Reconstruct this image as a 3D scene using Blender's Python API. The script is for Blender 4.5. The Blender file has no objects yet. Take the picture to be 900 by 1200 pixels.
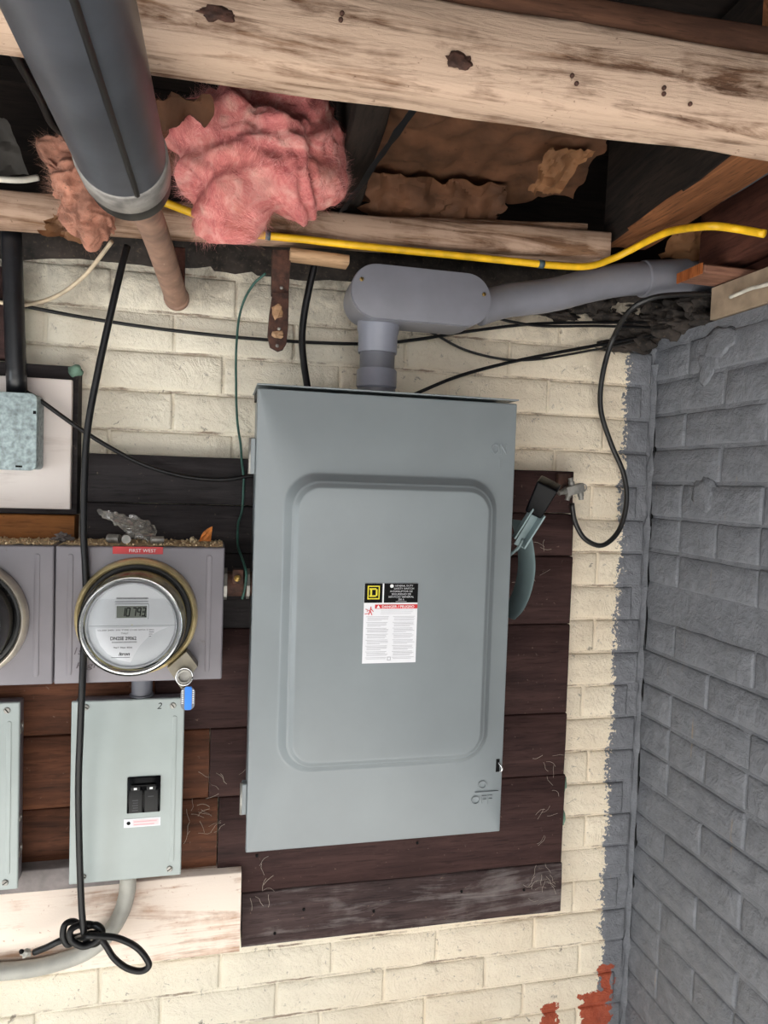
import bpy, bmesh, math, random
from mathutils import Vector, Matrix, noise
random.seed(7)
SC = bpy.context.scene
COL = SC.collection

# ------------------------------------------------------------------ camera, world, lights, exposure
cam_d = bpy.data.cameras.new('camera'); cam = bpy.data.objects.new('camera', cam_d); COL.objects.link(cam)
cam_d.lens = 24.957; cam_d.sensor_width = 36.0; cam_d.clip_start = 0.02
_r = Vector((0.97336552, -0.22683041, 0.03327940)); _u = Vector((-0.02287271, 0.04835441, 0.99856832)); _f = Vector((0.22811487, 0.97273317, -0.04187829))
cm = Matrix((( _r.x, _u.x, -_f.x, 0), (_r.y, _u.y, -_f.y, -1.315), (_r.z, _u.z, -_f.z, 1.60), (0, 0, 0, 1)))
cam.matrix_world = cm
SC.camera = cam
w = bpy.data.worlds.new('world'); SC.world = w; w.use_nodes = True
w.node_tree.nodes['Background'].inputs[0].default_value = (0.92, 0.96, 1.0, 1)
w.node_tree.nodes['Background'].inputs[1].default_value = 0.05
def area(name, loc, target, sx, sy, power, col):
    d = bpy.data.lights.new(name, 'AREA'); d.shape = 'RECTANGLE'; d.size = sx; d.size_y = sy; d.energy = power; d.color = col
    o = bpy.data.objects.new(name, d); COL.objects.link(o); o.location = loc
    o.rotation_euler = (Vector(target) - Vector(loc)).to_track_quat('-Z', 'Y').to_euler()
    return o
area('doorway_daylight', (-0.30, -2.6, 1.60), (0.05, 0, 1.25), 2.4, .9, 20, (1.0, 0.985, 0.965))
area('side_window_daylight', (-2.1, -1.35, 1.05), (.4, -.1, 1.2), 0.9, 1.2, 24, (.86, .94, 1.0))
sd = bpy.data.lights.new('sun', 'SUN'); sd.energy = 34; sd.angle = .02; sd.color = (1, .98, .945)
sun = bpy.data.objects.new('sun', sd); COL.objects.link(sun)
sun.rotation_euler = Vector((.12, .75, -.655)).to_track_quat('-Z', 'Y').to_euler(); sun.location = (-1, -5, 4)
SC.view_settings.view_transform = 'Standard'; SC.view_settings.look = 'None'
SC.view_settings.gamma = 1; SC.view_settings.use_curve_mapping = False
SC.view_settings.exposure = 0.12

# ------------------------------------------------------------------ materials
def lin(c):
    return tuple(((v/255)/12.92 if v/255 <= .04045 else ((v/255+.055)/1.055)**2.4) for v in c) + (1,)
class NT:
    def __init__(s, name):
        s.m = bpy.data.materials.new(name); s.m.use_nodes = True; s.t = s.m.node_tree; s.n = s.t.nodes
        s.b = s.n['Principled BSDF']; s._pos = None
    def new(s, typ, **kw):
        x = s.n.new(typ)
        for k, v in kw.items():
            if hasattr(x, k): setattr(x, k, v)
        return x
    def link(s, a, b): s.t.links.new(a, b)
    def pos(s, scale=(1, 1, 1), rnd=False):
        g = s.new('ShaderNodeNewGeometry'); out = g.outputs['Position']
        if rnd:
            oi = s.new('ShaderNodeObjectInfo'); mm = s.new('ShaderNodeMath', operation='MULTIPLY'); mm.inputs[1].default_value = 37.0
            s.link(oi.outputs['Random'], mm.inputs[0])
            a = s.new('ShaderNodeVectorMath', operation='ADD'); s.link(out, a.inputs[0]); s.link(mm.outputs[0], a.inputs[1]); out = a.outputs[0]
        mu = s.new('ShaderNodeVectorMath', operation='MULTIPLY'); mu.inputs[1].default_value = scale
        s.link(out, mu.inputs[0]); return mu.outputs[0]
    def noise(s, vec, scale, detail=4, rough=.55, dist=0.0):
        x = s.new('ShaderNodeTexNoise'); s.link(vec, x.inputs['Vector'])
        x.inputs['Scale'].default_value = scale; x.inputs['Detail'].default_value = detail
        x.inputs['Roughness'].default_value = rough; x.inputs['Distortion'].default_value = dist
        return x.outputs['Fac']
    def ramp(s, fac, stops):
        x = s.new('ShaderNodeValToRGB'); s.link(fac, x.inputs[0]); e = x.color_ramp.elements
        while len(e) < len(stops): e.new(.5)
        for i, (p, c) in enumerate(stops):
            e[i].position = p; e[i].color = c if isinstance(c, tuple) and len(c) == 4 else ((c, c, c, 1) if not isinstance(c, tuple) else lin(c))
        return x.outputs[0]
    def mix(s, fac, a, b):
        x = s.new('ShaderNodeMix', data_type='RGBA')
        for v, i in ((fac, 0), (a, 6), (b, 7)):
            if isinstance(v, (int, float)): x.inputs[i].default_value = v
            elif isinstance(v, tuple): x.inputs[i].default_value = v if len(v) == 4 else lin(v)
            else: s.link(v, x.inputs[i])
        return x.outputs[2]
    def math(s, op, a, b=None, clamp=False):
        x = s.new('ShaderNodeMath', operation=op); x.use_clamp = clamp
        for i, v in enumerate((a, b)):
            if v is None: continue
            if isinstance(v, (int, float)): x.inputs[i].default_value = v
            else: s.link(v, x.inputs[i])
        return x.outputs[0]
    def bump(s, h, strength=.3, dist=.002, prev=None):
        x = s.new('ShaderNodeBump'); x.inputs['Strength'].default_value = strength; x.inputs['Distance'].default_value = dist
        s.link(h, x.inputs['Height'])
        if prev is not None: s.link(prev, x.inputs['Normal'])
        s.link(x.outputs[0], s.b.inputs['Normal']); return x.outputs[0]
    def fin(s, col, rough=.5, metal=0.0, spec=None):
        for v, k in ((col, 'Base Color'), (rough, 'Roughness'), (metal, 'Metallic'), (spec, 'Specular IOR Level')):
            if v is None: continue
            if isinstance(v, (int, float)): s.b.inputs[k].default_value = v
            elif isinstance(v, tuple): s.b.inputs[k].default_value = v if len(v) == 4 else lin(v)
            else: s.link(v, s.b.inputs[k])
        return s.m

def simple(name, col, rough=.5, metal=0.0, var=.12, scale=30, bump=0.0, bscale=200, dirt=None, dirt_amt=.0, spec=None):
    t = NT(name); p = t.pos(rnd=True)
    n = t.noise(p, scale, 5)
    dark = tuple(int(max(0, c*(1-var))) for c in col); light = tuple(int(min(255, c*(1+var*.6))) for c in col)
    c = t.ramp(n, [(.3, dark), (.7, light)])
    if dirt:
        d = t.ramp(t.noise(p, scale*4, 6, .7), [(.62-dirt_amt, 0.0), (.72-dirt_amt*.6, 1.0)])
        c = t.mix(d, c, dirt)
    if bump: t.bump(t.noise(p, bscale, 4), bump, .001)
    return t.fin(c, rough, metal, spec)

def wood(name, dark, light, axis='x', paint=None, cover=.5, rough=.75, fine=1.0, specks=None, bump=.35, prange=.12):
    t = NT(name)
    sc = {'x': (1.2, 14, 14), 'y': (14, 1.2, 14), 'z': (14, 14, 1.2)}[axis]
    p = t.pos(tuple(v*fine for v in sc), rnd=True)
    g = t.noise(p, 4.0, 8, .65, .6)
    c = t.ramp(g, [(.28, dark), (.5, tuple((a+b)//2 for a, b in zip(dark, light))), (.72, light)])
    q = t.pos(rnd=True)
    g2 = t.noise(t.pos(tuple(v*fine*3.2 for v in sc), rnd=True), 6.0, 5, .6)
    c = t.mix(t.math('MULTIPLY', t.ramp(g2, [(.54, 0.0), (.66, 1.0)]), .5), c, tuple(int(v*.55) for v in dark))
    bl = t.noise(q, 7, 4, .6)
    c = t.mix(t.math('MULTIPLY', t.ramp(bl, [(.45, 0.0), (.7, 1.0)]), .35), c, tuple(int(v*.6) for v in dark))
    if paint:
        n2 = t.noise(p, 2.2, 8, .7, 1.0); n3 = t.noise(q, 9, 5, .6)
        s = t.math('ADD', t.math('MULTIPLY', n2, .65), t.math('MULTIPLY', n3, .35))
        m = t.ramp(s, [(1-cover-prange, 0.0), (1-cover+prange, 1.0)])
        c = t.mix(m, c, paint)
    if specks:
        sp = t.ramp(t.noise(q, 120, 3, .6), [(.68, 0.0), (.74, 1.0)])
        c = t.mix(t.math('MULTIPLY', sp, .6), c, specks)
    b = t.bump(g, bump, .003); t.bump(t.noise(q, 260, 3), .15, .001, b)
    return t.fin(c, rough, spec=.18)

def wall_paint():
    t = NT('painted_brick'); p = t.pos()
    sx = t.new('ShaderNodeSeparateXYZ'); t.link(p, sx.inputs[0]); X, Y, Z = sx.outputs
    n1 = t.noise(p, 6, 5); n2 = t.noise(p, 45, 6, .65); n3 = t.noise(p, 160, 4, .6); n4 = t.noise(p, 22, 7, .7, .5)
    # cream limewash, a little greener at the left, with grime in pits
    cream = t.ramp(n1, [(.3, (230, 214, 190)), (.7, (246, 234, 212))])
    left = t.ramp(X, [(.10, 1.0), (.42, 0.0)])
    cream = t.mix(t.math('MULTIPLY', left, .55), cream, (226, 222, 206))
    pits = t.ramp(t.noise(p, 62, 6, .75, .6), [(.605, 0.0), (.68, 1.0)])
    cream = t.mix(t.math('MULTIPLY', pits, .7), cream, (74, 58, 46))
    # top courses grimy
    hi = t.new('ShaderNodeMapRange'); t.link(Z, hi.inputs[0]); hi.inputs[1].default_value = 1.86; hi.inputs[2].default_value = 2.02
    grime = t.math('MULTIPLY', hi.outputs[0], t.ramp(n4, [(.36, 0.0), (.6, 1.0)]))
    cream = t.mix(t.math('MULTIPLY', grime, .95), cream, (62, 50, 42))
    jf = t.math('FRACT', t.math('DIVIDE', t.math('ADD', t.math('SUBTRACT', Z, .298), t.math('MULTIPLY', t.math('SUBTRACT', n2, .5), .006)), .069))
    jl = t.math('LESS_THAN', t.math('ABSOLUTE', t.math('SUBTRACT', t.math('FRACT', t.math('ADD', jf, .5)), .5)), t.math('MULTIPLY', n4, .055))
    jn = t.ramp(t.noise(t.pos((1, 1, 2.2)), 10, 6, .75), [(.47, 0.0), (.6, 1.0)])
    cream = t.mix(t.math('MULTIPLY', t.math('MULTIPLY', jl, jn), .75), cream, (112, 84, 64))
    # rusty drips
    pv = t.pos((40, 40, 3)); dr = t.ramp(t.noise(pv, 1.0, 5, .6), [(.68, 0.0), (.78, 1.0)])
    cream = t.mix(t.math('MULTIPLY', dr, .35), cream, (150, 105, 70))
    # grey masonry paint: right wall and its ragged overlap on the back wall, stops short of the top
    gr = t.ramp(n2, [(.3, (108, 110, 116)), (.7, (130, 132, 138))])
    sm = t.ramp(n1, [(.35, 0.0), (.75, 1.0)])
    gr = t.mix(t.math('MULTIPLY', sm, .3), gr, (112, 114, 121))
    dp = t.ramp(t.noise(pv, 1.7, 4, .6), [(.70, 0.0), (.76, 1.0)])
    gr = t.mix(t.math('MULTIPLY', dp, .5), gr, (168, 140, 104))
    edge = t.math('ADD', t.math('MULTIPLY', n2, .045), t.math('MULTIPLY', n1, .055))
    e2 = t.math('ADD', edge, t.math('MULTIPLY', n3, .055))
    mx = t.math('GREATER_THAN', X, t.math('ADD', e2, .734))
    zt = t.math('LESS_THAN', Z, t.math('ADD', t.math('MULTIPLY', e2, .8), 1.855))
    onright = t.math('GREATER_THAN', X, .868)
    zr = t.math('LESS_THAN', Z, 1.925)
    ming = t.math('MAXIMUM', t.math('MULTIPLY', mx, zt), t.math('MULTIPLY', onright, zr))
    col = t.mix(ming, cream, gr)
    # bare red brick where the paint has come off low in the corner
    def band(v, a, b): return t.math('MULTIPLY', t.math('GREATER_THAN', v, a), t.math('LESS_THAN', v, b))
    wz = t.math('ADD', Z, t.math('MULTIPLY', t.math('SUBTRACT', n4, .5), .05))
    wx = t.math('ADD', X, t.math('MULTIPLY', t.math('SUBTRACT', n2, .5), .08))
    r1 = t.math('MULTIPLY', band(wx, .77, .842), band(wz, .40, .535))
    r2 = t.math('MULTIPLY', band(wx, .815, .842), band(wz, .50, .592))
    r3 = t.math('MULTIPLY', band(wx, .68, .72), band(wz, .47, .525))
    red = t.math('MULTIPLY', t.math('MAXIMUM', r1, t.math('MAXIMUM', r2, r3)), t.math('LESS_THAN', Y, .5))
    rc = t.ramp(n2, [(.3, (150, 62, 38)), (.7, (186, 92, 62))])
    col = t.mix(red, col, rc)
    b = t.bump(n4, .8, .010); b = t.bump(n2, .6, .005, b); t.bump(n3, .4, .0015, b)
    return t.fin(col, t.mix(ming, (.8, .8, .8, 1), (.55, .55, .55, 1)))

M = {}
M['wall'] = wall_paint()
M['mortar_dirt'] = simple('dark_rubble', (48, 42, 38), .95, var=.5, scale=40, bump=.9, bscale=60, dirt=(90, 76, 62), dirt_amt=.05)
M['panel'] = simple('grey_green_enamel', (127, 134, 137), .34, var=.03, scale=8)
M['panel_dark'] = simple('enamel_shadow_gap', (20, 21, 22), .7)
M['lever'] = simple('lever_enamel', (118, 135, 137), .35, var=.04, scale=12)
M['breaker_box'] = simple('pale_grey_enamel', (162, 170, 168), .38, var=.04, scale=10, dirt=(120, 118, 110), dirt_amt=-.06)
M['meter_box'] = simple('warm_grey_enamel', (122, 118, 124), .42, var=.06, scale=9, dirt=(100, 92, 90), dirt_amt=-.05)
M['galv'] = simple('galvanised_steel', (150, 164, 166), .5, .25, var=.25, scale=140, dirt=(110, 118, 120), dirt_amt=.04)
M['steel'] = simple('dull_steel', (150, 148, 142), .38, .45, var=.2, scale=60)
M['chrome'] = simple('bright_steel', (215, 215, 215), .18, .95, var=.05)
M['brass'] = simple('brass_screw', (170, 140, 80), .35, .8, var=.2, scale=100)
M['ring'] = simple('yellow_zinc', (214, 194, 146), .28, .45, var=.2, scale=25)
M['ring_old'] = simple('pale_zinc', (200, 192, 178), .35, .5, var=.1, scale=40)
M['rust'] = simple('rusty_iron', (74, 48, 38), .8, .1, var=.4, scale=80, bump=.6, bscale=150, dirt=(120, 90, 66), dirt_amt=.0)
M['dirty_pipe'] = simple('dusty_old_pipe', (150, 118, 100), .7, .0, var=.18, scale=30, bump=.2, dirt=(196, 172, 150), dirt_amt=-.02)
M['black_pipe'] = simple('black_enamel_conduit', (26, 27, 30), .35, var=.3, scale=40, dirt=(120, 122, 126), dirt_amt=-.06)
M['drain'] = simple('black_plastic_pipe', (62, 65, 71), .36, var=.22, scale=14, dirt=(105, 98, 92), dirt_amt=-.07)
M['hub'] = simple('worn_grey_band', (140, 136, 132), .42, .15, var=.25, scale=60, dirt=(80, 72, 66), dirt_amt=.02)
M['rubber'] = simple('black_rubber', (13, 13, 15), .45, var=.2, spec=.3)
M['grip'] = simple('black_grip', (7, 7, 9), .25, var=.2, spec=.1)
M['wire_black'] = simple('black_cable', (15, 15, 17), .42, var=.2, scale=60, spec=.35)
M['wire_coax'] = simple('black_coax', (30, 29, 29), .4, var=.3, scale=60, dirt=(92, 84, 78), dirt_amt=-.04)
M['wire_green'] = simple('green_wire', (44, 84, 74), .5, var=.25, scale=50)
M['wire_yellow'] = simple('yellow_cable', (236, 184, 28), .45, var=.1, scale=40, dirt=(170, 120, 40), dirt_amt=-.05)
M['wire_beige'] = simple('beige_cable', (196, 178, 152), .6, var=.15, scale=50)
M['wire_white'] = simple('white_cable', (206, 200, 188), .55, var=.1, scale=50)
M['wire_grey'] = simple('grey_service_cable', (172, 170, 162), .5, var=.08, scale=30, dirt=(140, 130, 115), dirt_amt=-.05)
M['tie'] = simple('blue_grey_tape', (66, 84, 92), .5)
M['pvc'] = simple('grey_pvc', (117, 117, 125), .38, var=.05, scale=20)
M['pvc_dark'] = simple('darker_grey_pvc', (98, 99, 107), .36, var=.06, scale=20)
M['pvc_lite'] = simple('pale_grey_pvc', (130, 132, 143), .35, var=.04, scale=20)
M['beam'] = wood('whitewashed_timber', (82, 58, 44), (150, 114, 88), 'x', (194, 167, 146), .54, .8, 1.5, (92, 66, 50), bump=.9, prange=.055)
M['beam_brown'] = wood('brown_timber', (58, 38, 30), (104, 72, 54), 'x', None, .5, .8)
M['ledger'] = wood('pale_old_timber', (90, 64, 48), (146, 112, 86), 'x', (178, 150, 130), .50, .85, 1.4, (80, 60, 46), prange=.07)
M['wood_chip'] = wood('fresh_offcut', (150, 116, 86), (196, 162, 128), 'x', None, .5, .8)
M['joist_dark'] = wood('shade_dark_joist', (24, 20, 19), (52, 42, 36), 'y', None, .5, .9)
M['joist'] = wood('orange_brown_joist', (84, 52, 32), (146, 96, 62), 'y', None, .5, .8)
M['subfloor'] = wood('dark_subfloor', (20, 16, 15), (40, 32, 28), 'x', None, .5, .95)
M['red_timber'] = wood('red_brown_timber', (56, 31, 25), (98, 60, 47), 'y', None, .5, .75)
M['pink_timber'] = wood('pinkish_timber', (104, 70, 56), (160, 118, 98), 'x', None, .5, .8)
M['end_grain'] = wood('orange_end_grain', (120, 62, 30), (190, 112, 62), 'z', None, .5, .8)
M['plank_black'] = wood('charcoal_plank', (40, 37, 38), (66, 61, 62), 'x', None, .5, .72, 1.0, (110, 98, 86))
M['plank_brown'] = wood('dark_brown_plank', (44, 29, 28), (76, 54, 50), 'x', None, .5, .7, 1.0, (120, 100, 88))
M['plank_red'] = wood('red_brown_plank', (60, 36, 26), (112, 70, 48), 'x', None, .5, .7, 1.0, (120, 100, 88))
M['plank_worn'] = wood('worn_plank', (50, 38, 38), (84, 68, 66), 'x', (142, 134, 132), .40, .7, 1.2, (120, 100, 88), prange=.1)
M['board_white'] = wood('white_painted_board', (190, 170, 160), (214, 200, 190), 'x', (232, 222, 216), .62, .6, 1.0, bump=.1)
M['board_cream'] = wood('cream_painted_plank', (160, 112, 82), (214, 178, 152), 'x', (238, 222, 208), .545, .7, .6, (170, 120, 90), bump=.3, prange=.05)
M['board_orange'] = wood('orange_stained_board', (126, 78, 40), (176, 118, 68), 'x', None, .5, .65, 1.0, (60, 40, 30))
M['ledge_grey'] = simple('grey_painted_ledge', (128, 120, 118), .7, var=.2, scale=30, bump=.3, bscale=80)
M['paint_green'] = simple('flaking_green_paint', (110, 140, 122), .7, var=.25, scale=60)
M['dust'] = simple('tan_dust', (230, 206, 168), .95, var=.18, scale=200, bump=.2, bscale=300)
M['crumb'] = simple('rubble_crumb', (186, 168, 138), .95, var=.4, scale=200)
M['concrete'] = simple('concrete', (188, 187, 184), .9, var=.15, scale=6, bump=.3)
M['black_ink'] = simple('black_ink', (6, 6, 7), .6, var=.1, spec=.15)
M['dark_ink'] = simple('dark_ink', (52, 52, 56), .6, var=.1, spec=.2)
M['light_ink'] = simple('light_ink', (204, 204, 208), .6, var=.05)
M['grey_ink'] = simple('grey_ink', (128, 128, 132), .6, var=.1)
M['faint_ink'] = simple('fine_print', (176, 176, 182), .6, var=.1)
M['white_ink'] = simple('white_ink', (232, 232, 232), .5, var=.03)
M['paper'] = simple('white_label', (226, 226, 230), .45, var=.02)
M['yellow_ink'] = simple('yellow_ink', (226, 210, 44), .5, var=.04)
M['red_ink'] = simple('red_ink', (204, 40, 44), .5, var=.05)
M['red_label'] = simple('red_tape', (196, 30, 36), .35, var=.05)
M['pink_ink'] = simple('pink_ink', (222, 168, 174), .5, var=.05)
M['lcd'] = simple('lcd_glass', (112, 116, 108), .25, var=.03)
M['meter_face'] = simple('meter_plate', (206, 208, 212), .35, var=.02)
M['meter_drum'] = simple('dusty_meter_base', (222, 204, 158), .8, var=.35, scale=60)
M['meter_black'] = simple('meter_base_black', (20, 20, 21), .4, var=.3)
M['tag_blue'] = simple('blue_tag', (44, 130, 232), .35, var=.06)
M['tag_clear'] = simple('clear_tag_print', (120, 122, 128), .3, var=.2)
M['orange_chip'] = simple('orange_leaf', (206, 124, 56), .7, var=.25, scale=80)
M['patch'] = M['wall']

def thin_glass(name, tint, refl, rough=.03):
    t = NT(name); tr = t.new('ShaderNodeBsdfTransparent'); tr.inputs[0].default_value = tint
    gl = t.new('ShaderNodeBsdfGlossy'); gl.inputs['Roughness'].default_value = rough
    fr = t.new('ShaderNodeFresnel'); fr.inputs[0].default_value = 1.5
    f = t.math('ADD', fr.outputs[0], refl, True); mx = t.new('ShaderNodeMixShader')
    t.link(f, mx.inputs[0]); t.link(tr.outputs[0], mx.inputs[1]); t.link(gl.outputs[0], mx.inputs[2])
    t.link(mx.outputs[0], t.n['Material Output'].inputs[0]); return t.m
M['glass'] = thin_glass('meter_glass', (.96, .97, .97, 1), .0)
M['bag'] = None
def bag_mat():
    t = NT('clear_plastic'); tr = t.new('ShaderNodeBsdfTransparent'); df = t.new('ShaderNodeBsdfDiffuse'); df.inputs[0].default_value = (.62, .60, .55, 1)
    gl = t.new('ShaderNodeBsdfGlossy'); gl.inputs['Roughness'].default_value = .25
    m1 = t.new('ShaderNodeMixShader'); m1.inputs[0].default_value = .28; t.link(tr.outputs[0], m1.inputs[1]); t.link(df.outputs[0], m1.inputs[2])
    m2 = t.new('ShaderNodeMixShader'); m2.inputs[0].default_value = .14; t.link(m1.outputs[0], m2.inputs[1]); t.link(gl.outputs[0], m2.inputs[2])
    t.link(m2.outputs[0], t.n['Material Output'].inputs[0]); return t.m
M['bag'] = bag_mat()

def wool():
    t = NT('pink_glass_wool'); p = t.pos()
    n = t.noise(p, 26, 6, .65, .8); n2 = t.noise(p, 9, 4)
    c = t.ramp(n, [(.3, (176, 90, 92)), (.5, (214, 130, 126)), (.68, (236, 184, 172))])
    c = t.mix(t.math('MULTIPLY', t.ramp(n2, [(.5, 0.0), (.75, 1.0)]), .5), c, (176, 120, 96))
    b = t.bump(t.noise(p, 90, 6, .7, 1.2), .8, .004)
    t.b.inputs['Subsurface Weight'].default_value = .15; t.b.inputs['Subsurface Radius'].default_value = (.02, .01, .01)
    return t.fin(c, .95, spec=.1)
M['wool'] = wool()
M['fibre'] = simple('pink_fibre', (234, 160, 154), .9, var=.2, scale=40)
M['wool_dirty'] = simple('dusty_wool', (170, 118, 98), .95, var=.35, scale=30, bump=1.0, bscale=120, dirt=(110, 84, 70), dirt_amt=.06)
M['fibre_dirty'] = simple('dusty_fibre', (196, 150, 130), .9, var=.2, scale=40)
M['kraft'] = simple('kraft_paper', (118, 80, 56), .8, var=.3, scale=14, bump=.3, bscale=60, dirt=(92, 60, 42), dirt_amt=.02)
M['kraft_lite'] = simple('pale_kraft_paper', (166, 118, 80), .75, var=.2, scale=14, bump=.2, bscale=60)
M['tar'] = simple('tar_paper', (24, 26, 30), .7, var=.3, scale=20)
M['sheet_grey'] = simple('grimy_sheet', (62, 58, 54), .7, var=.3, scale=12)
M['cobweb'] = simple('cobweb', (170, 160, 148), .9)

# ------------------------------------------------------------------ builders
def link_mesh(name, bm, mat, parent=None, smooth=False, loc=None):
    bm.normal_update()
    if loc is None:
        xs = [v.co for v in bm.verts]
        lo = Vector((min(v.x for v in xs), min(v.y for v in xs), min(v.z for v in xs))); hi = Vector((max(v.x for v in xs), max(v.y for v in xs), max(v.z for v in xs)))
        loc = Vector(((lo.x+hi.x)/2, (lo.y+hi.y)/2, lo.z))
    loc = Vector(loc)
    bmesh.ops.translate(bm, verts=bm.verts, vec=-loc)
    me = bpy.data.meshes.new(name); bm.to_mesh(me); bm.free()
    mats = mat if isinstance(mat, (list, tuple)) else [mat]
    for m_ in mats: me.materials.append(M[m_] if isinstance(m_, str) else m_)
    if smooth:
        for p in me.polygons: p.use_smooth = True
        if smooth != True and smooth < 180:
            try: me.set_sharp_from_angle(angle=math.radians(smooth))
            except Exception: pass
    o = bpy.data.objects.new(name, me); COL.objects.link(o)
    world = loc
    if parent is not None:
        o.parent = parent
        off = Vector((0, 0, 0)); q = parent
        while q is not None: off += q.location; q = q.parent
        o.location = world - off
    else: o.location = world
    return o
def tag(o, label, cat, group=None, kind=None):
    o['label'] = label; o['category'] = cat
    if group: o['group'] = group
    if kind: o['kind'] = kind
    return o
def thing(name, loc, label, cat, group=None):
    o = bpy.data.objects.new(name, None); COL.objects.link(o); o.location = loc; o.empty_display_size = .05
    return tag(o, label, cat, group)
def structure(name, loc):
    o = bpy.data.objects.new(name, None); COL.objects.link(o); o.location = loc; o['kind'] = 'structure'; return o
def dup_tree(o, off, parent=None):
    c = o.copy(); COL.objects.link(c)
    if parent: c.parent = parent
    else: c.location = o.location + Vector(off)
    for ch in list(o.children): dup_tree(ch, (0, 0, 0), c)
    return c

def box(x0, x1, y0, y1, z0, z1, bev=0.0, seg=2, bm=None, mi=0):
    b = bmesh.new()
    r = bmesh.ops.create_cube(b, size=1)
    for v in b.verts: v.co = Vector(((x0+x1)/2+v.co.x*(x1-x0), (y0+y1)/2+v.co.y*(y1-y0), (z0+z1)/2+v.co.z*(z1-z0)))
    if bev: bmesh.ops.bevel(b, geom=b.edges[:], offset=bev, segments=seg, profile=.6, affect='EDGES', clamp_overlap=True)
    for f in b.faces: f.material_index = mi
    return merge(bm, b)
def merge(bm, b):
    if bm is None: return b
    me = bpy.data.meshes.new('tmp'); b.to_mesh(me); b.free(); bm.from_mesh(me); bpy.data.meshes.remove(me); return bm
def smooth_pts(pts, sub=6):
    pts = [Vector(p) for p in pts]
    if len(pts) < 3 or sub <= 1: return pts
    P_ = [pts[0]*2-pts[1]] + pts + [pts[-1]*2-pts[-2]]; out = []
    for i in range(1, len(P_)-2):
        a, b, c, d = P_[i-1:i+3]
        for k in range(sub):
            t = k/sub
            out.append(.5*((2*b)+(c-a)*t+(2*a-5*b+4*c-d)*t*t+(3*b-a-3*c+d)*t**3))
    out.append(pts[-1]); return out
def tube(pts, r, n=8, sub=6, bm=None, cap=True, wob=0.0):
    b = bmesh.new() if bm is None else bm
    pts = smooth_pts(pts, sub); m = len(pts); rings = []
    rs = r if isinstance(r, (list, tuple)) else None
    t = (pts[1]-pts[0]).normalized(); nv = t.orthogonal().normalized()
    for i, p in enumerate(pts):
        tn = ((pts[min(i+1, m-1)]-pts[max(i-1, 0)])).normalized()
        nv = (nv - tn*nv.dot(tn))
        nv = nv.normalized() if nv.length > 1e-6 else tn.orthogonal().normalized()
        bn = tn.cross(nv)
        if rs:
            u = i/(m-1)*(len(rs)-1); k = min(int(u), len(rs)-2); rr = rs[k]+(rs[k+1]-rs[k])*(u-k)
        else: rr = r
        q = p + (Vector((noise.noise(p*25), noise.noise(p*25+Vector((9, 0, 0))), noise.noise(p*25+Vector((0, 9, 0)))))*wob if wob else Vector())
        rings.append([b.verts.new(q+(nv*math.cos(2*math.pi*k/n)+bn*math.sin(2*math.pi*k/n))*rr) for k in range(n)])
    for i in range(m-1):
        for k in range(n): b.faces.new((rings[i][k], rings[i][(k+1) % n], rings[i+1][(k+1) % n], rings[i+1][k]))
    if cap:
        b.faces.new(rings[0][::-1]); b.faces.new(rings[-1])
    return b
def lathe(profile, origin, axis, n=40, bm=None, cap0=True, cap1=True):
    """profile: list of (radius, distance along axis)"""
    b = bmesh.new() if bm is None else bm
    ax = Vector(axis).normalized(); u = ax.orthogonal().normalized(); v = ax.cross(u); o = Vector(origin); rings = []
    for (r, h) in profile:
        rings.append([b.verts.new(o+ax*h+(u*math.cos(2*math.pi*k/n)+v*math.sin(2*math.pi*k/n))*max(r, 1e-5)) for k in range(n)])
    for i in range(len(rings)-1):
        for k in range(n): b.faces.new((rings[i][k], rings[i][(k+1) % n], rings[i+1][(k+1) % n], rings[i+1][k]))
    if cap0: b.faces.new(rings[0][::-1])
    if cap1: b.faces.new(rings[-1])
    return b
def prism(outline, y0, y1, bm=None, bev=0.0):
    """outline: (x,z) list, counter-clockwise seen from the front (-y)"""
    b = bmesh.new()
    f = [b.verts.new((x, y0, z)) for x, z in outline]; k = [b.verts.new((x, y1, z)) for x, z in outline]; n = len(f)
    face = b.faces.new(f); b.faces.new(k[::-1])
    for i in range(n): b.faces.new((f[i], k[i], k[(i+1) % n], f[(i+1) % n]))
    bmesh.ops.recalc_face_normals(b, faces=b.faces[:])
    if bev: bmesh.ops.bevel(b, geom=list(face.edges), offset=bev, segments=2, profile=.6, affect='EDGES')
    return merge(bm, b)
def rrect(x0, x1, z0, z1, r, n=8):
    out = []
    for cx, cz, a0 in ((x1-r, z0+r, -90), (x1-r, z1-r, 0), (x0+r, z1-r, 90), (x0+r, z0+r, 180)):
        for k in range(n+1):
            a = math.radians(a0+90*k/n); out.append((cx+r*math.cos(a), cz+r*math.sin(a)))
    return out
def beam_between(a, b, wy, hz, bev=.003, seg=10, wob=.002, shear=0.0):
    """timber with its front-bottom... a,b: rear-bottom endpoints of an x-running timber; wy thickness toward -y, hz height"""
    bm = bmesh.new(); a, b = Vector(a), Vector(b); rings = []
    prof = [(0, 0), (-wy*.5, -.001), (-wy+bev, 0), (-wy, bev), (-wy-.001, hz*.5), (-wy, hz-bev), (-wy+bev, hz), (0, hz)]
    for i in range(seg+1):
        c = a.lerp(b, i/seg)
        rings.append([bm.verts.new(c+Vector((0, y+noise.noise(Vector((c.x*9, y*50, z*50)))*wob, z+noise.noise(Vector((c.x*9+7, y*50, z*50)))*wob))) for y, z in prof])
    n = len(prof)
    for i in range(seg):
        for k in range(n): bm.faces.new((rings[i][k], rings[i][(k+1) % n], rings[i+1][(k+1) % n], rings[i+1][k]))
    bm.faces.new(rings[0][::-1]); bm.faces.new(rings[-1]); bmesh.ops.recalc_face_normals(bm, faces=bm.faces[:])
    return bm
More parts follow.
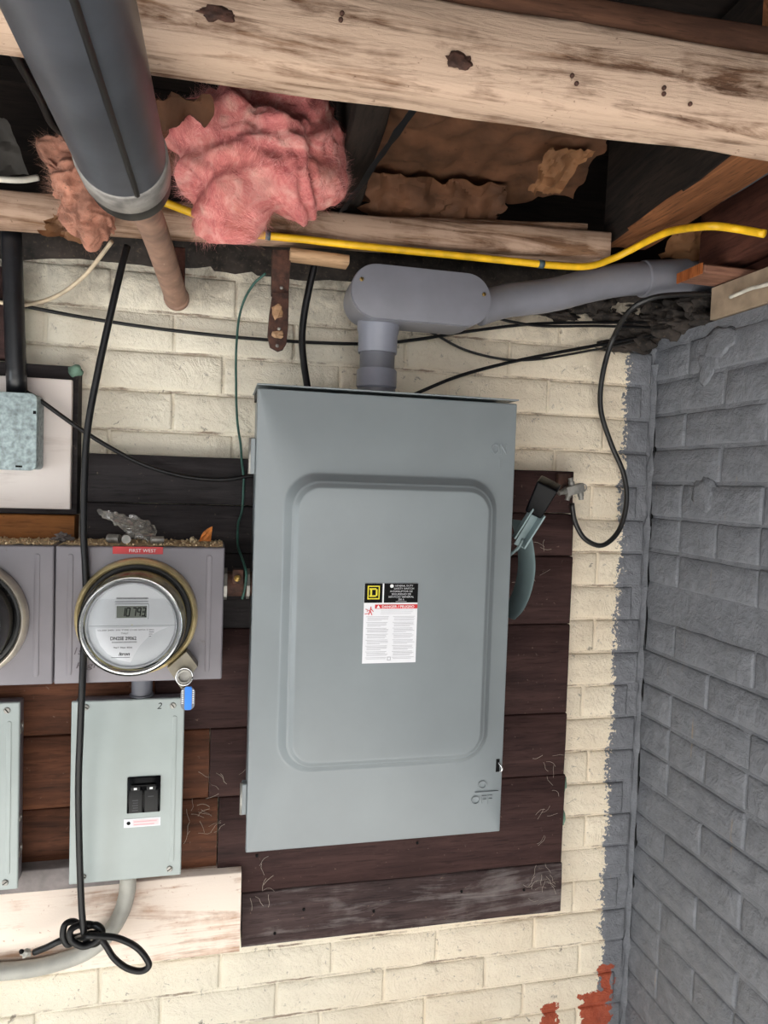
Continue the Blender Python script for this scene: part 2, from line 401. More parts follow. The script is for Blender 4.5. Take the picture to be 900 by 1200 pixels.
def joist_between(a, b, wx, hz, seg=8, wob=.003, ragged=0.0):
    """y-running timber: a,b left-bottom edge endpoints (far, near); extends wx to +x and hz up"""
    bm = bmesh.new(); a, b = Vector(a), Vector(b); rings = []; bev = .003
    prof = [(0, bev), (bev, 0), (wx*.33, .001), (wx*.66, -.001), (wx-bev, 0), (wx, bev), (wx, hz), (0, hz)]
    for i in range(seg+1):
        c = a.lerp(b, i/seg)
        rg = []
        for j, (x, z) in enumerate(prof):
            p = c+Vector((x+noise.noise(Vector((c.y*9, x*60, z*9)))*wob, 0, z+noise.noise(Vector((c.y*9+5, x*60, z*9)))*wob))
            if i == 0: p.y += ragged*noise.noise(Vector((x*90, z*40, 3)))
            rg.append(bm.verts.new(p))
        rings.append(rg)
    n = len(prof)
    for i in range(seg):
        for k in range(n): bm.faces.new((rings[i][k], rings[i][(k+1) % n], rings[i+1][(k+1) % n], rings[i+1][k]))
    bm.faces.new(rings[0][::-1]); bm.faces.new(rings[-1]); bmesh.ops.recalc_face_normals(bm, faces=bm.faces[:])
    return bm
def plank_bm(x0, x1, z0, z1, yf, yb, amp=.0012, seg=10):
    """horizontal board with slightly wavy, worn edges"""
    bm = bmesh.new(); rows = []
    bev = .0022; s = random.random()*50
    prof = [(yb, z0), (yf+bev, z0), (yf, z0+bev), (yf, (z0+z1)/2), (yf, z1-bev), (yf+bev, z1), (yb, z1)]
    for i in range(seg+1):
        x = x0+(x1-x0)*i/seg
        rows.append([bm.verts.new((x+(noise.noise(Vector((z*40+s, 1, 2)))*.002 if i in (0, seg) else 0), y+noise.noise(Vector((x*7+s, z*20, 0)))*amp*(y < yb), z+noise.noise(Vector((x*9+s, 5, z*3)))*amp)) for y, z in prof])
    n = len(prof)
    for i in range(seg):
        for k in range(n): bm.faces.new((rows[i][k], rows[i][(k+1) % n], rows[i+1][(k+1) % n], rows[i+1][k]))
    bm.faces.new(rows[0][::-1]); bm.faces.new(rows[-1]); bmesh.ops.recalc_face_normals(bm, faces=bm.faces[:])
    return bm
def text_bm(s, x, z, y, h, bm=None, shear=0.0, width=None, thick=.0004, align='CENTER', bold=0.0):
    c = bpy.data.curves.new('t', 'FONT'); c.body = s; c.size = 1; c.shear = shear; c.offset = bold; c.resolution_u = 3
    o = bpy.data.objects.new('t', c); me = o.to_mesh(); b = bmesh.new(); b.from_mesh(me); o.to_mesh_clear()
    bpy.data.objects.remove(o); bpy.data.curves.remove(c)
    xs = [v.co.x for v in b.verts]; ys = [v.co.y for v in b.verts]
    w0, w1, h0, h1 = min(xs), max(xs), min(ys), max(ys)
    k = h/(h1-h0); kx = (width/(w1-w0)) if width else k
    ox = {'CENTER': (w0+w1)/2, 'LEFT': w0}[align]
    for v in b.verts: v.co = Vector((x+(v.co.x-ox)*kx, y, z+(v.co.y-(h0+h1)/2)*k))
    r = bmesh.ops.extrude_face_region(b, geom=b.faces[:])
    for e in r['geom']:
        if isinstance(e, bmesh.types.BMVert): e.co.y -= thick
    bmesh.ops.recalc_face_normals(b, faces=b.faces[:])
    return merge(bm, b)
def sheet(c00, c10, c11, c01, nx, nz, crumple, scale, seed=0, sag=0.0, thick=.0006, ragged=0.0, fold=None):
    """crumpled paper between four corners"""
    bm = bmesh.new(); c = [Vector(v) for v in (c00, c10, c11, c01)]; g = []
    nrm = (c[1]-c[0]).cross(c[3]-c[0]).normalized()
    for j in range(nz+1):
        row = []
        for i in range(nx+1):
            u, v = i/nx, j/nz
            uu = u + ragged*noise.noise(Vector((v*6, seed, 1)))*(1 if u in (0, 1) else 0); vv = v + ragged*noise.noise(Vector((u*7, seed, 2)))*(1 if v in (0, 1) else 0)
            p = c[0].lerp(c[1], uu).lerp(c[3].lerp(c[2], uu), vv)
            q = p*scale+Vector((seed*7.3, 0, 0))
            d = abs(noise.noise(q))*1.3 + abs(noise.noise(q*2.3))*.6 + noise.noise(q*5)*.12
            p = p+nrm*(d*crumple) + Vector((0, 0, -sag*4*u*(1-u)))
            if fold: p = fold(u, v, p)
            row.append(bm.verts.new(p))
        g.append(row)
    for j in range(nz):
        for i in range(nx): bm.faces.new((g[j][i], g[j][i+1], g[j+1][i+1], g[j+1][i]))
    r = bmesh.ops.solidify(bm, geom=bm.faces[:], thickness=thick)
    return bm
def wool_bm(center, rad, sub, amp, freq, seed, tilt=0.0, outline=None):
    """lumpy wool; outline: list of (x, z) points on the rim, seen from the front"""
    bm = bmesh.new(); bmesh.ops.create_icosphere(bm, subdivisions=sub, radius=1)
    C_ = Vector(center); S = Vector((seed*3.1, seed*1.7, 0)); rot = Matrix.Rotation(tilt, 3, 'Y'); pol = None
    if outline:
        pol = sorted((math.atan2(z-C_.z, x-C_.x), math.hypot(x-C_.x, z-C_.z)) for x, z in outline)
        pol = [(pol[-1][0]-2*math.pi, pol[-1][1])]+pol+[(pol[0][0]+2*math.pi, pol[0][1])]
    for v in bm.verts:
        d = v.co.normalized()
        if pol:
            th = math.atan2(d.z, d.x); r = 0
            for (a0_, r0), (a1_, r1) in zip(pol[:-1], pol[1:]):
                if a0_ <= th <= a1_: u = (th-a0_)/max(a1_-a0_, 1e-6); u = u*u*(3-2*u); r = r0+(r1-r0)*u; break
            rho = math.hypot(d.x, d.z)**.8*r
            p = Vector((math.cos(th)*rho, d.y*rad[1], math.sin(th)*rho))
        else:
            sgn = Vector([math.copysign(abs(t)**.75, t) for t in d]); p = rot @ Vector((sgn.x*rad[0], sgn.y*rad[1], sgn.z*rad[2]))
        q = p*freq+S
        wv = Vector((noise.noise(q*.6), noise.noise(q*.6+Vector((5, 2, 1))), noise.noise(q*.6+Vector((1, 7, 3)))))
        q2 = q+wv*2.0; qs = Vector((q2.x*.6, q2.y, q2.z*1.5))
        h = noise.noise(qs*.8)*.95 + (abs(noise.noise(qs*1.3))*2-.5)*.34 + noise.noise(Vector((qs.x*2.2, qs.y*3, qs.z*4)))*.14 + noise.noise(Vector((qs.x*6, qs.y*9, qs.z*14)))*.07
        v.co = C_ + p + d*h*amp
    return bm
def fibres_bm(src_bm, n, length, rad, seed, lift=.002):
    rnd = random.Random(seed); vs = list(src_bm.verts); bm = bmesh.new()
    for _ in range(n):
        v = rnd.choice(vs); nr = v.normal
        t = Vector((noise.noise(v.co*14)*2.2+rnd.uniform(-.35, .35), noise.noise(v.co*14+Vector((9, 3, 1)))*1.4+rnd.uniform(-.3, .3), noise.noise(v.co*14+Vector((2, 8, 5)))*2.2+rnd.uniform(-.35, .35))); t = (t-nr*t.dot(nr)).normalized() + nr*rnd.uniform(-.12, .16)
        L = length*rnd.uniform(.4, 1.3); p = v.co+nr*lift*rnd.uniform(-.5, 1); side = t.cross(nr).normalized()*rad
        bend = Vector((rnd.uniform(-1, 1), rnd.uniform(-1, 1), rnd.uniform(-1, .4)))*L*.3; prev = None
        for k in range(4):
            s = k/3; c = p+t*L*s+bend*s*s
            a = bm.verts.new(c-side*(1-s*.8)); b_ = bm.verts.new(c+side*(1-s*.8))
            if prev: bm.faces.new((prev[0], prev[1], b_, a))
            prev = (a, b_)
    return bm
def lump_bm(center, rad, amp, seed, sub=3):
    bm = bmesh.new(); bmesh.ops.create_icosphere(bm, subdivisions=sub, radius=1); C_ = Vector(center)
    for v in bm.verts:
        d = v.co.copy(); h = 1+amp*noise.noise(d*2+Vector((seed, 0, 0)))
        v.co = C_+Vector((d.x*rad[0], d.y*rad[1], d.z*rad[2]))*h
    return bm
def cable(name, pts, r, mat, label, cat='cable', n=8, sub=6, group=None, wob=0.0):
    o = link_mesh(name, tube(pts, r, n, sub, wob=wob), mat, None, True); return tag(o, label, cat, group)
def screw_bm(x, y, z, r, ang=.5, h=.002):
    bm = lathe([(r*.98, 0), (r, h*.4), (r*.85, h), (r*.3, h*1.15)], (x, y, z), (0, -1, 0), 14)
    return bm
def slot_bm(x, y, z, r, ang):
    bm = box(-r*.8, r*.8, -.0004, .0002, -r*.13, r*.13)
    bmesh.ops.rotate(bm, verts=bm.verts, cent=(0, 0, 0), matrix=Matrix.Rotation(ang, 3, 'Y')); bmesh.ops.translate(bm, verts=bm.verts, vec=(x, y, z)); return bm

# ------------------------------------------------------------------ setting: brick walls, floor, ceiling
PITCH = .069
def brick_mesh(wd, ht, seed, rough=.0016):
    bm = bmesh.new(); nx = max(3, round(wd/.04)); nz = 3; d = .06; rows = []; e = .005
    xs = [0, e*.8]+[e+(wd-2*e)*i/nx for i in range(1, nx)]+[wd-e*.8, wd]; zs = [0, e*.8, ht*.36, ht*.66, ht-e*.8, ht]
    for j, z in enumerate(zs):
        row = []
        for i, x in enumerate(xs):
            edge = (i in (0, len(xs)-1)) or (j in (0, len(zs)-1))
            nn = noise.noise(Vector((x*22+seed*9.7, z*22, seed)))
            y = (.0034 if j in (0, len(zs)-1) else (.0012 if edge else 0))+nn*rough*1.5
            row.append(bm.verts.new((x+(noise.noise(Vector((seed*3, z*60, 1)))*.002 if edge else 0), y, z+(noise.noise(Vector((x*18+seed*5, seed, 2)))*.0022 if edge else 0))))
        rows.append(row)
    for j in range(len(zs)-1):
        for i in range(len(xs)-1): bm.faces.new((rows[j][i], rows[j][i+1], rows[j+1][i+1], rows[j+1][i]))
    border = [rows[0][i] for i in range(len(xs))]+[rows[j][-1] for j in range(1, len(zs))]+[rows[-1][i] for i in range(len(xs)-2, -1, -1)]+[rows[j][0] for j in range(len(zs)-2, 0, -1)]
    back = [bm.verts.new((v.co.x, d, v.co.z)) for v in border]; n = len(border)
    for i in range(n): bm.faces.new((border[i], back[i], back[(i+1) % n], border[(i+1) % n]))
    me = bpy.data.meshes.new('brick'); bm.normal_update(); bm.to_mesh(me); bm.free(); me.materials.append(M['wall'])
    for p in me.polygons: p.use_smooth = True
    return me
BL = .206; J = .005
full = [brick_mesh(BL, PITCH-J, s) for s in range(9)]
half = [brick_mesh((BL-J)/2, PITCH-J, s+20) for s in range(4)]
def wall_slab(name, x0, x1, y0, y1, z0, z1, mat='wall'):
    o = link_mesh(name, box(x0, x1, y0, y1, z0, z1), mat, None, loc=((x0+x1)/2, (y0+y1)/2, z0)); o['kind'] = 'structure'; return o
def rel_quad_wall(name): pass
wall_back = wall_slab('wall_back', -2.2, 1.0, .0036, .16, 0, 1.985)
wall_right = wall_slab('wall_right', .8780, 1.04, -3.4, .16, 0, 1.915)
wall_left = wall_slab('wall_left', -2.32, -2.2, -3.4, .16, 0, 2.3, 'concrete')
floor = wall_slab('floor', -2.32, 1.04, -3.4, .16, -.08, 0, 'concrete')
rb = random.Random(3)
def lay(parent, mesh, loc, rot=0):
    o = bpy.data.objects.new('brick', mesh); COL.objects.link(o); o.parent = parent
    o.location = Vector(loc)-parent.location; o.rotation_euler = (rb.uniform(-.006, .006), rb.uniform(-.004, .004), rot+rb.uniform(-.003, .003)); return o
Z0 = 1.264 - 14*PITCH
for r in range(24):
    z = Z0+r*PITCH+J/2
    if z > 1.93: continue
    x = .866 - (BL if r % 2 else (BL-J)/2) - (.0 if r % 3 else .02)
    first = True
    while x > -.78:
        wd = BL if not (first and r % 2 == 0) else (BL-J)/2
        ctr = x+wd/2
        hidden = (x > -.24 and x+wd < .66 and .76 < z and z+PITCH < 1.62) or (x+wd < -.0 and .70 < z < 1.49) or (x > -.30 and x+wd < .05 and .76 < z < .90)
        if r == 23 and ctr > .8: hidden = True
        if not hidden:
            lay(wall_back, rb.choice(full) if wd == BL else rb.choice(half), (x, rb.uniform(-.0012, .0012), z))
        x -= BL+J; first = False
for r in range(23):
    z = Z0+r*PITCH+J/2+.008
    if z > 1.90: continue
    y = .0 + (.0 if r % 2 else BL*.5)
    while y > -1.25:
        if r % 6 == 5:
            lay(wall_right, rb.choice(half), (.875+rb.uniform(-.001, .001), y, z), -math.pi/2); y -= (BL-J)/2+J
        else:
            lay(wall_right, rb.choice(full), (.875+rb.uniform(-.0012, .0012)+(.006 if r == 15 else 0), y, z), -math.pi/2); y -= BL+J
for (c, rad, s) in (((.876, -.170, 1.598), (.005, .032, .034), 1), ((.877, -.19, 1.87), (.006, .044, .030), 2), ((.877, -.155, 1.838), (.005, .022, .034), 3)):
    link_mesh('mortar_patch', lump_bm(c, rad, .35, s), 'wall', wall_right, True)
# grey smeared mortar fillet in the corner
cf = bmesh.new(); rows = []
for i in range(61):
    z = .02+i*1.84/60; k = .0045+.006*noise.noise(Vector((3, 1, z*26)))
    rows.append([cf.verts.new((.8755-k*1.5+noise.noise(Vector((z*30, 1, 1)))*.004, .001, z)), cf.verts.new((.873-k*.5, -.004-k*.4, z)), cf.verts.new((.8735, -.004-k*1.2+noise.noise(Vector((z*30, 4, 1)))*.004, z))])
for i in range(60):
    for k in range(2): cf.faces.new((rows[i][k], rows[i][k+1], rows[i+1][k+1], rows[i+1][k]))
link_mesh('corner_fillet', cf, 'wall', wall_right, True)
for i, (za, zb) in enumerate(((1.66, 1.74), (1.50, 1.60), (1.40, 1.46), (1.27, 1.36), (1.16, 1.21), (.96, 1.07), (.84, .90), (.76, .79))):
    pts = [Vector((.8755-.002*abs(noise.noise(Vector((z*9, i, 0)))), -.0105+.004*noise.noise(Vector((z*40, i, 2))), z)) for z in (za, za+(zb-za)*.3, za+(zb-za)*.7, zb)]
    link_mesh('crack', tube(pts, [.0004, .0028, .0022, .0004], 5, 3), 'black_ink', wall_right)

ceiling = wall_slab('ceiling', -2.3, 1.04, -3.4, .16, 2.29, 2.31, 'subfloor')
yb = -1.1
while yb < .15:
    link_mesh('subfloor_board', box(-1.2, 1.03, yb, min(yb+.118, .155), 2.27, 2.2895, .002, 1), 'subfloor', ceiling); yb += .124
rim = wall_slab('trim_4', -2.2, 1.04, .06, .16, 1.986, 2.289, 'subfloor')
tr = link_mesh('trim_1', beam_between((-.9, .12, 1.945), (1.0, .12, 1.985), .128, .075, .012, 40, .014), 'mortar_dirt', None, True); tr['kind'] = 'structure'
hole = bmesh.new()
for i in range(70):
    rr_ = random.Random(i+5)
    if i < 34: c_ = (rr_.uniform(.40, .87), rr_.uniform(-.008, .02), 1.958+rr_.uniform(-.018, .03))
    elif i < 56: c_ = (rr_.uniform(.775, .875), rr_.uniform(-.006, .02), rr_.uniform(1.885, 1.96))
    else: c_ = (.878+rr_.uniform(-.008, .01), rr_.uniform(-.16, 0), 1.935+rr_.uniform(-.02, .03))
    merge(hole, lump_bm(c_, (rr_.uniform(.018, .045), .012, rr_.uniform(.008, .02)), .9, i, 3))
h_o = link_mesh('trim_2', hole, 'mortar_dirt', None, True); h_o['kind'] = 'structure'
# beige strip of wall above the grey paint at the right
tp = wall_slab('trim_3', .872, 1.0, -1.4, -.166, 1.917, 1.975, simple('beige_render', (160, 140, 118), .85, var=.15, scale=30, bump=.4, bscale=80))

# ------------------------------------------------------------------ timbers overhead
bt = thing('ceiling_beam', (.2, -.59, 1.975), 'whitewashed rough timber beam crossing the top of the picture under the joists', 'beam')
ba, bb = Vector((-0.3732, -0.5786, 1.9780)), Vector((0.7215, -0.6177, 1.9780))
link_mesh('timber', beam_between(ba, bb, .05, .085, .006, 60, .003), 'beam', bt, 60)
link_mesh('top_strip', beam_between(ba+Vector((0, -.012, .0865)), bb+Vector((0, -.012, .0865)), .03, .03, .004, 30, .004), 'beam_brown', bt, 60)
def on_beam(px, t):  # a point on the beam's front face
    d = bb-ba; s = (px-ba.x)/d.x; q = ba+d*s; return Vector((px, q.y-.0515, q.z+t))
for i, (x, t, sx_, sz_) in enumerate(((-.012, .035, .016, .006), (.215, .026, .011, .008))):
    p = on_beam(x, t); link_mesh('knot', lump_bm(p, (sx_, .0022, sz_), .7, i+3, 3), 'rust', bt, True)
for (x, t) in ((.03, .055), (.10, .046), (.101, .052), (.33, .028), (.335, .021), (.43, .024), (.43, .03), (-.06, .06), (.46, .018)):
    p = on_beam(x, t); link_mesh('nail', lathe([(.0022, 0), (.0022, .002), (.0008, .003)], p, (0, -1, 0), 8), 'rust', bt)

lt = thing('ledger_board', (.1, -.12, 1.95), 'pale weathered ledger board along the top of the back wall carrying a yellow cable', 'board')
la, lb = Vector((-0.6269, -0.1000, 1.9521)), Vector((0.6761, -0.1000, 2.0154))
link_mesh('timber', beam_between(la, lb, .045, .048, .004, 50, .004), 'ledger', lt, 60)
link_mesh('top_batten', beam_between(la+Vector((.5, -.006, .049)), lb+Vector((-.04, -.006, .049)), .025, .014, .002, 30, .003), 'ledger', lt, 60)
oc = beam_between((0.1051, -0.1100, 1.9606), (0.2017, -0.1100, 1.9576), .035, .014, .002, 4, .001)
tag(link_mesh('wood_offcut', oc, 'wood_chip', None, 60), 'short pale offcut nailed under the ledger board left of the grey conduit body', 'wood')

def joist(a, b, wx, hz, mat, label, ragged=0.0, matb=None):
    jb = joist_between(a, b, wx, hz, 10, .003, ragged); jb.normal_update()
    for f in jb.faces: f.material_index = 1 if abs(f.normal.x) > .7 else 0  # side faces take the near-black wood: their shade is put into the colour
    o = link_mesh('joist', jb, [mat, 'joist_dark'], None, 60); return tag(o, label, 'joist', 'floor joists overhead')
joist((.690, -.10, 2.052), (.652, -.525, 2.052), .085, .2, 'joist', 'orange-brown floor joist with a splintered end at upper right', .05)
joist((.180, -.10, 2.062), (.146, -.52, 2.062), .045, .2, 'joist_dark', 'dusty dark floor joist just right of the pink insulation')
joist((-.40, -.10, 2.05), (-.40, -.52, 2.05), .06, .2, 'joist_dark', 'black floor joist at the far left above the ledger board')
tag(link_mesh('tar_strip', sheet((.178, -.15, 2.035), (.192, -.15, 2.045), (.222, -.50, 2.045), (.205, -.50, 2.035), 4, 12, .004, 20, 2), 'tar', None, True), 'narrow black strip hanging beside the dark joist and brown paper', 'strip')

# timbers on top of the right wall
rt = thing('wall_plate', (.95, -.3, 1.98), 'red-brown timber plate on top of the grey right wall', 'timber')
link_mesh('side_board', joist_between((0.8602, -0.1410, 2.0050), (0.8380, -0.4737, 2.0050), .055, .11, 8, .003), 'red_timber', rt, 60)
link_mesh('lower_board', joist_between(Vector((0.8602, -0.1410, 2.0050))+Vector((.057, .02, -.012)), Vector((0.8380, -0.4737, 2.0050))+Vector((.057, 0, -.012)), .12, .06, 8, .003), 'red_timber', rt, 60)
bk = thing('wood_block', (.9, -.2, 1.975), 'short timber block with orange end grain above the corner of the walls', 'wood')
link_mesh('block', box(.803, 1.0, -.235, -.165, 1.978, 1.9935, .003, 1), 'pink_timber', bk, False)
link_mesh('end_grain', prism(((-.0, 0), (0, .018), (.003, .019), (.003, 0)), 0, .068), 'end_grain', bk, False, loc=None)
bk.children[1].location = Vector((.7995, -.2, 1.976))-bk.location

# ------------------------------------------------------------------ insulation and paper
def insulation(name, c, rad, sub, amp, freq, seed, label, mat, fmat, nf, tilt=0.0, outline=None):
    b = wool_bm(c, rad, sub, amp, freq, seed, tilt, outline); b.normal_update(); fb = fibres_bm(b, nf, .020, .00013, seed)
    o = link_mesh(name, b, mat, None, True); tag(o, label, 'insulation')
    f = link_mesh('loose_fibres', fb, fmat, o, False); f['kind'] = 'stuff'; return o
insulation('insulation_batt', (0.0428, -0.3000, 2.0326), (.118, .062, .078), 6, .034, 13, 2, 'fluffy pink fibreglass insulation bulging out between the joists', 'wool', 'fibre', 12000, .25, [(p[0], p[2]) for p in ((-0.0752, -0.3000, 2.0641), (-0.0349, -0.3000, 2.0947), (0.0266, -0.3000, 2.1267), (0.0904, -0.3000, 2.1366), (0.1385, -0.3000, 2.1276), (0.1436, -0.3000, 2.0778), (0.1572, -0.3000, 2.0324), (0.1632, -0.3000, 1.9974), (0.1188, -0.3000, 1.9767), (0.0716, -0.3000, 1.9618), (0.0256, -0.3000, 1.9345), (-0.0145, -0.3000, 1.9335), (-0.0462, -0.3000, 1.9460), (-0.0357, -0.3000, 1.9768), (-0.0661, -0.3000, 1.9957), (-0.0592, -0.3000, 2.0327))])
insulation('insulation_tuft', (-0.2073, -0.1900, 2.0179), (.034, .034, .075), 6, .016, 34, 5, 'dusty pink insulation tuft hanging left of the black drain pipe', 'wool_dirty', 'fibre_dirty', 2500, .35, [(p[0], p[2]) for p in ((-0.2559, -0.1900, 2.0658), (-0.2313, -0.1900, 2.0933), (-0.1990, -0.1900, 2.0858), (-0.1692, -0.1900, 2.0411), (-0.1602, -0.1900, 1.9931), (-0.1678, -0.1900, 1.9491), (-0.1909, -0.1900, 1.9281), (-0.2110, -0.1900, 1.9505), (-0.2318, -0.1900, 1.9579), (-0.2265, -0.1900, 1.9913), (-0.2418, -0.1900, 2.0256))])
insulation('insulation_scrap', (0.4361, -0.0850, 2.0697), (.04, .016, .016), 4, .014, 30, 8, 'small dark pink insulation scrap behind the ledger board under torn brown paper', 'wool_dirty', 'fibre_dirty', 250)
def paper(name, cs, nx, nz, cr, sc, seed, mat, label, sag=0.0, ragged=.05):
    return tag(link_mesh(name, sheet(*cs, nx, nz, cr, sc, seed, sag, ragged=ragged), mat, None, 40), label, 'paper', 'kraft paper scraps in the ceiling' if name == 'kraft_paper' else None)
paper('kraft_paper', ((0.2356, -0.0066, 2.1200), (0.6006, -0.1408, 2.1200), (0.5226, -0.4355, 2.1200), (0.2027, -0.4596, 2.1200)), 44, 34, .016, 16, 1, 'kraft', 'wide sheet of brown kraft paper under the floor between the two joists')
paper('kraft_paper', ((0.2328, -0.0900, 2.0333), (0.4676, -0.0900, 2.0504), (0.4685, -0.1700, 2.1125), (0.2215, -0.1700, 2.1002)), 36, 20, .022, 22, 4, 'kraft', 'torn brown kraft paper hanging just behind the ledger board', ragged=.12)
paper('kraft_paper', ((0.4562, -0.2700, 2.0610), (0.5096, -0.2700, 2.0623), (0.5332, -0.3200, 2.1193), (0.4615, -0.3200, 2.1044)), 14, 16, .02, 30, 6, 'kraft_lite', 'folded pale corner of kraft paper right of the wide brown sheet', ragged=.1)
paper('kraft_paper', ((-0.1089, -0.1632, 2.0600), (-0.0494, -0.1819, 2.0600), (-0.0165, -0.4167, 2.0600), (-0.0881, -0.4011, 2.0600)), 16, 20, .02, 22, 7, 'kraft', 'brown kraft paper between the black drain pipe and the pink insulation', ragged=.1)
paper('kraft_paper', ((0.8033, -0.1000, 2.0458), (0.9187, -0.1100, 2.0451), (0.8891, -0.1600, 2.0956), (0.8053, -0.1400, 2.0929)), 14, 10, .022, 30, 9, 'kraft_lite', 'crumpled pale brown paper above the coupling of the grey conduit', ragged=.12)
paper('kraft_paper', ((-0.2623, -0.1750, 1.9424), (-0.1748, -0.1650, 1.9376), (-0.1882, -0.1600, 1.9781), (-0.2453, -0.1700, 1.9755)), 16, 8, .02, 34, 12, 'kraft_lite', 'scrap of brown paper curling below the dusty insulation tuft', ragged=.2)
paper('grimy_sheet', ((-0.3408, -0.2000, 2.0088), (-0.2687, -0.2000, 2.0205), (-0.2875, -0.2400, 2.0731), (-0.3293, -0.2400, 2.0804)), 10, 12, .02, 18, 13, 'sheet_grey', 'grimy grey sheet above the ledger board at the far left')

# ------------------------------------------------------------------ drain pipe and its tail
dt = thing('drain_pipe', (-.107, -.8, 1.905), 'thick black drain pipe running overhead toward the viewer with a worn grey end band', 'pipe')
a0, a1 = Vector((-.112, -1.5, 1.908)), Vector((-0.0984, -0.5000, 1.9093))
d_ = (a1-a0).normalized()
link_mesh('barrel', lathe([(.0425, 0), (.0425, (a1-a0).length-.075)], a0, d_, 48), 'drain', dt, 60)
link_mesh('end_band', lathe([(.0432, (a1-a0).length-.076), (.0445, (a1-a0).length-.074), (.0445, (a1-a0).length-.036), (.0425, (a1-a0).length-.034)], a0, d_, 48), 'hub', dt, 60)
L = (a1-a0).length
link_mesh('end_collar', lathe([(.042, L-.034), (.042, L-.008), (.038, L), (.018, L+.004)], a0, d_, 48), 'rubber', dt, 60)
s0 = a0+Vector((.017, 0, -.0405))
link_mesh('seam', tube([s0, s0+d_*(L-.08)], .0028, 6, 1), 'rubber', dt, True)
tp_ = thing('stub_pipe', (-.09, -.25, 1.9), 'thin dusty pinkish-brown pipe from the drain pipe end to the back wall', 'pipe')
link_mesh('pipe', tube([a1-d_*.02, (-0.0960, -0.2600, 1.9424), (-0.0780, -0.0120, 1.9073)], .0195, 24, 4, cap=False), 'dirty_pipe', tp_, True)
link_mesh('end_rim', lathe([(.0195, 0), (.0215, .002), (.0215, .012), (.0195, .014)], Vector((-0.0780, -0.0120, 1.9073))+Vector((0, -.012, 0)), (0, 1, 0), 24), 'dirty_pipe', tp_, 60)
cable('thin_cable', [(-0.2187, -0.5000, 2.0336), (-0.2133, -0.4000, 2.0344), (-0.2085, -0.3300, 2.0310), (-0.1723, -0.2800, 2.0350)], .005, 'wire_black', 'thin dark cable slung left of the black drain pipe')
tag(link_mesh('wood_peg', plank_bm(*[(-0.0827, -0.0500, 1.9688)[0], (-0.0633, -0.0500, 1.9708)[0]], (-0.0719, -0.0500, 1.9158)[2], (-0.0733, -0.0500, 1.9840)[2], -.055, -.035), 'red_timber', None), 'short red-brown wooden peg at the wall right of the dusty stub pipe', 'wood')

# ------------------------------------------------------------------ plank backboard
pbd = thing('plank_backboard', (.2, -.015, .738), 'dark brown backboard of wide planks behind the electrical boxes', 'backboard')
ZR = [.739, .842, 1.024, 1.15, 1.33, 1.465, 1.55, 1.634]
for i in range(7):
    z0, z1 = ZR[i]+.0008, ZR[i+1]-.0008
    segs = {0: [(.06, .697, 'plank_worn')], 1: [(-.8, .012, 'plank_red'), (.014, .694, 'plank_brown')], 2: [(-.8, -.005, 'plank_red'), (-.003, .692, 'plank_brown')],
            3: [(-.8, -.10, 'plank_red'), (-.098, .690, 'plank_brown')], 4: [(-.8, .2, 'plank_black'), (.202, .688, 'plank_brown')],
            5: [(-.222, .2, 'plank_black'), (.202, .688, 'plank_brown')], 6: [(-.222, .2, 'plank_black'), (.202, .684, 'plank_brown')]}[i]
    for (xa, xb, m_) in segs:
        if i == 1 and xb < .1: z0 = .897
        else: z0 = ZR[i]+.0008
        link_mesh('plank', plank_bm(xa, xb, z0, z1, -.03-random.uniform(0, .003), -.002, .0014, 14), m_, pbd, 60)
for (px_, py_, pz_) in ((0.0840, -0.0330, 0.9116), (0.3881, -0.0330, 0.9095), (0.3066, -0.0330, 0.7837), (0.1728, -0.0330, 0.8015), (0.4822, -0.0330, 0.8042), (0.1204, -0.0330, 0.7619), (0.6141, -0.0330, 0.7943)):
    link_mesh('nail_hole', lathe([(.0028, 0), (.0026, .0012), (.001, .001)], (px_, -.0325, pz_), (0, -1, 0), 10), 'black_ink', pbd)
for i, (cx, cz) in enumerate(((.696, .80), (.698, .93), (.699, 1.0), (.695, .76))):
    link_mesh('paint_flake', lump_bm((cx, -.02, cz), (.004, .009, .016), .8, i+40, 2), 'paint_green', pbd, True)
web = bmesh.new(); rw = random.Random(5)
for (cx, cz, n_) in ((.645, .80, 16), (.66, .95, 8), (.60, 1.45, 14), (-.02, .99, 14), (.02, 1.06, 6), (.1, .85, 8), (.64, 1.05, 6)):
    for k in range(n_):
        p = Vector((cx+rw.gauss(0, .018), -.0345, cz+rw.gauss(0, .02))); pts = [p]
        a = rw.uniform(0, 6.28)
        for j in range(3): a += rw.uniform(-.7, .7); pts.append(pts[-1]+Vector((math.cos(a)*.008, -.0005*j, math.sin(a)*.008)))
        tube(pts, .00035, 3, 2, web)
o = link_mesh('cobweb_strands', web, 'cobweb', pbd); o['kind'] = 'stuff'

# left: framed white board, orange board
wb = thing('white_board', (-.4, -.05, 1.53), 'white painted board on a dark frame behind the galvanised box', 'board')
link_mesh('frame', plank_bm(-.8, -.231, 1.528, 1.776, -.036, -.002, .002), 'plank_black', wb, 60)
link_mesh('panel', box(-.8, -.2385, -.05, -.037, 1.5375, 1.7515, .002, 2), 'board_white', wb, 60)
link_mesh('paint_flake', lump_bm((-.238, -.037, 1.768), (.012, .003, .010), .8, 3, 2), 'paint_green', wb, True)
tag(link_mesh('orange_board', plank_bm(-.8, -.2335, 1.4675, 1.5265, -.040, -.002, .001), 'board_orange', None, 60), 'orange-stained wooden strip between the white board and the meter boxes', 'board')
db = thing('dark_board', (-.4, -.03, 1.78), 'dark brown plank behind the black conduit at the left edge', 'board')
link_mesh('plank', plank_bm(-.8, -.331, 1.781, 1.93, -.03, -.002, .002), 'plank_brown', db, 60)
link_mesh('green_edge', box(-.3305, -.325, -.028, -.002, 1.80, 1.91, .001, 1), 'paint_green', db)
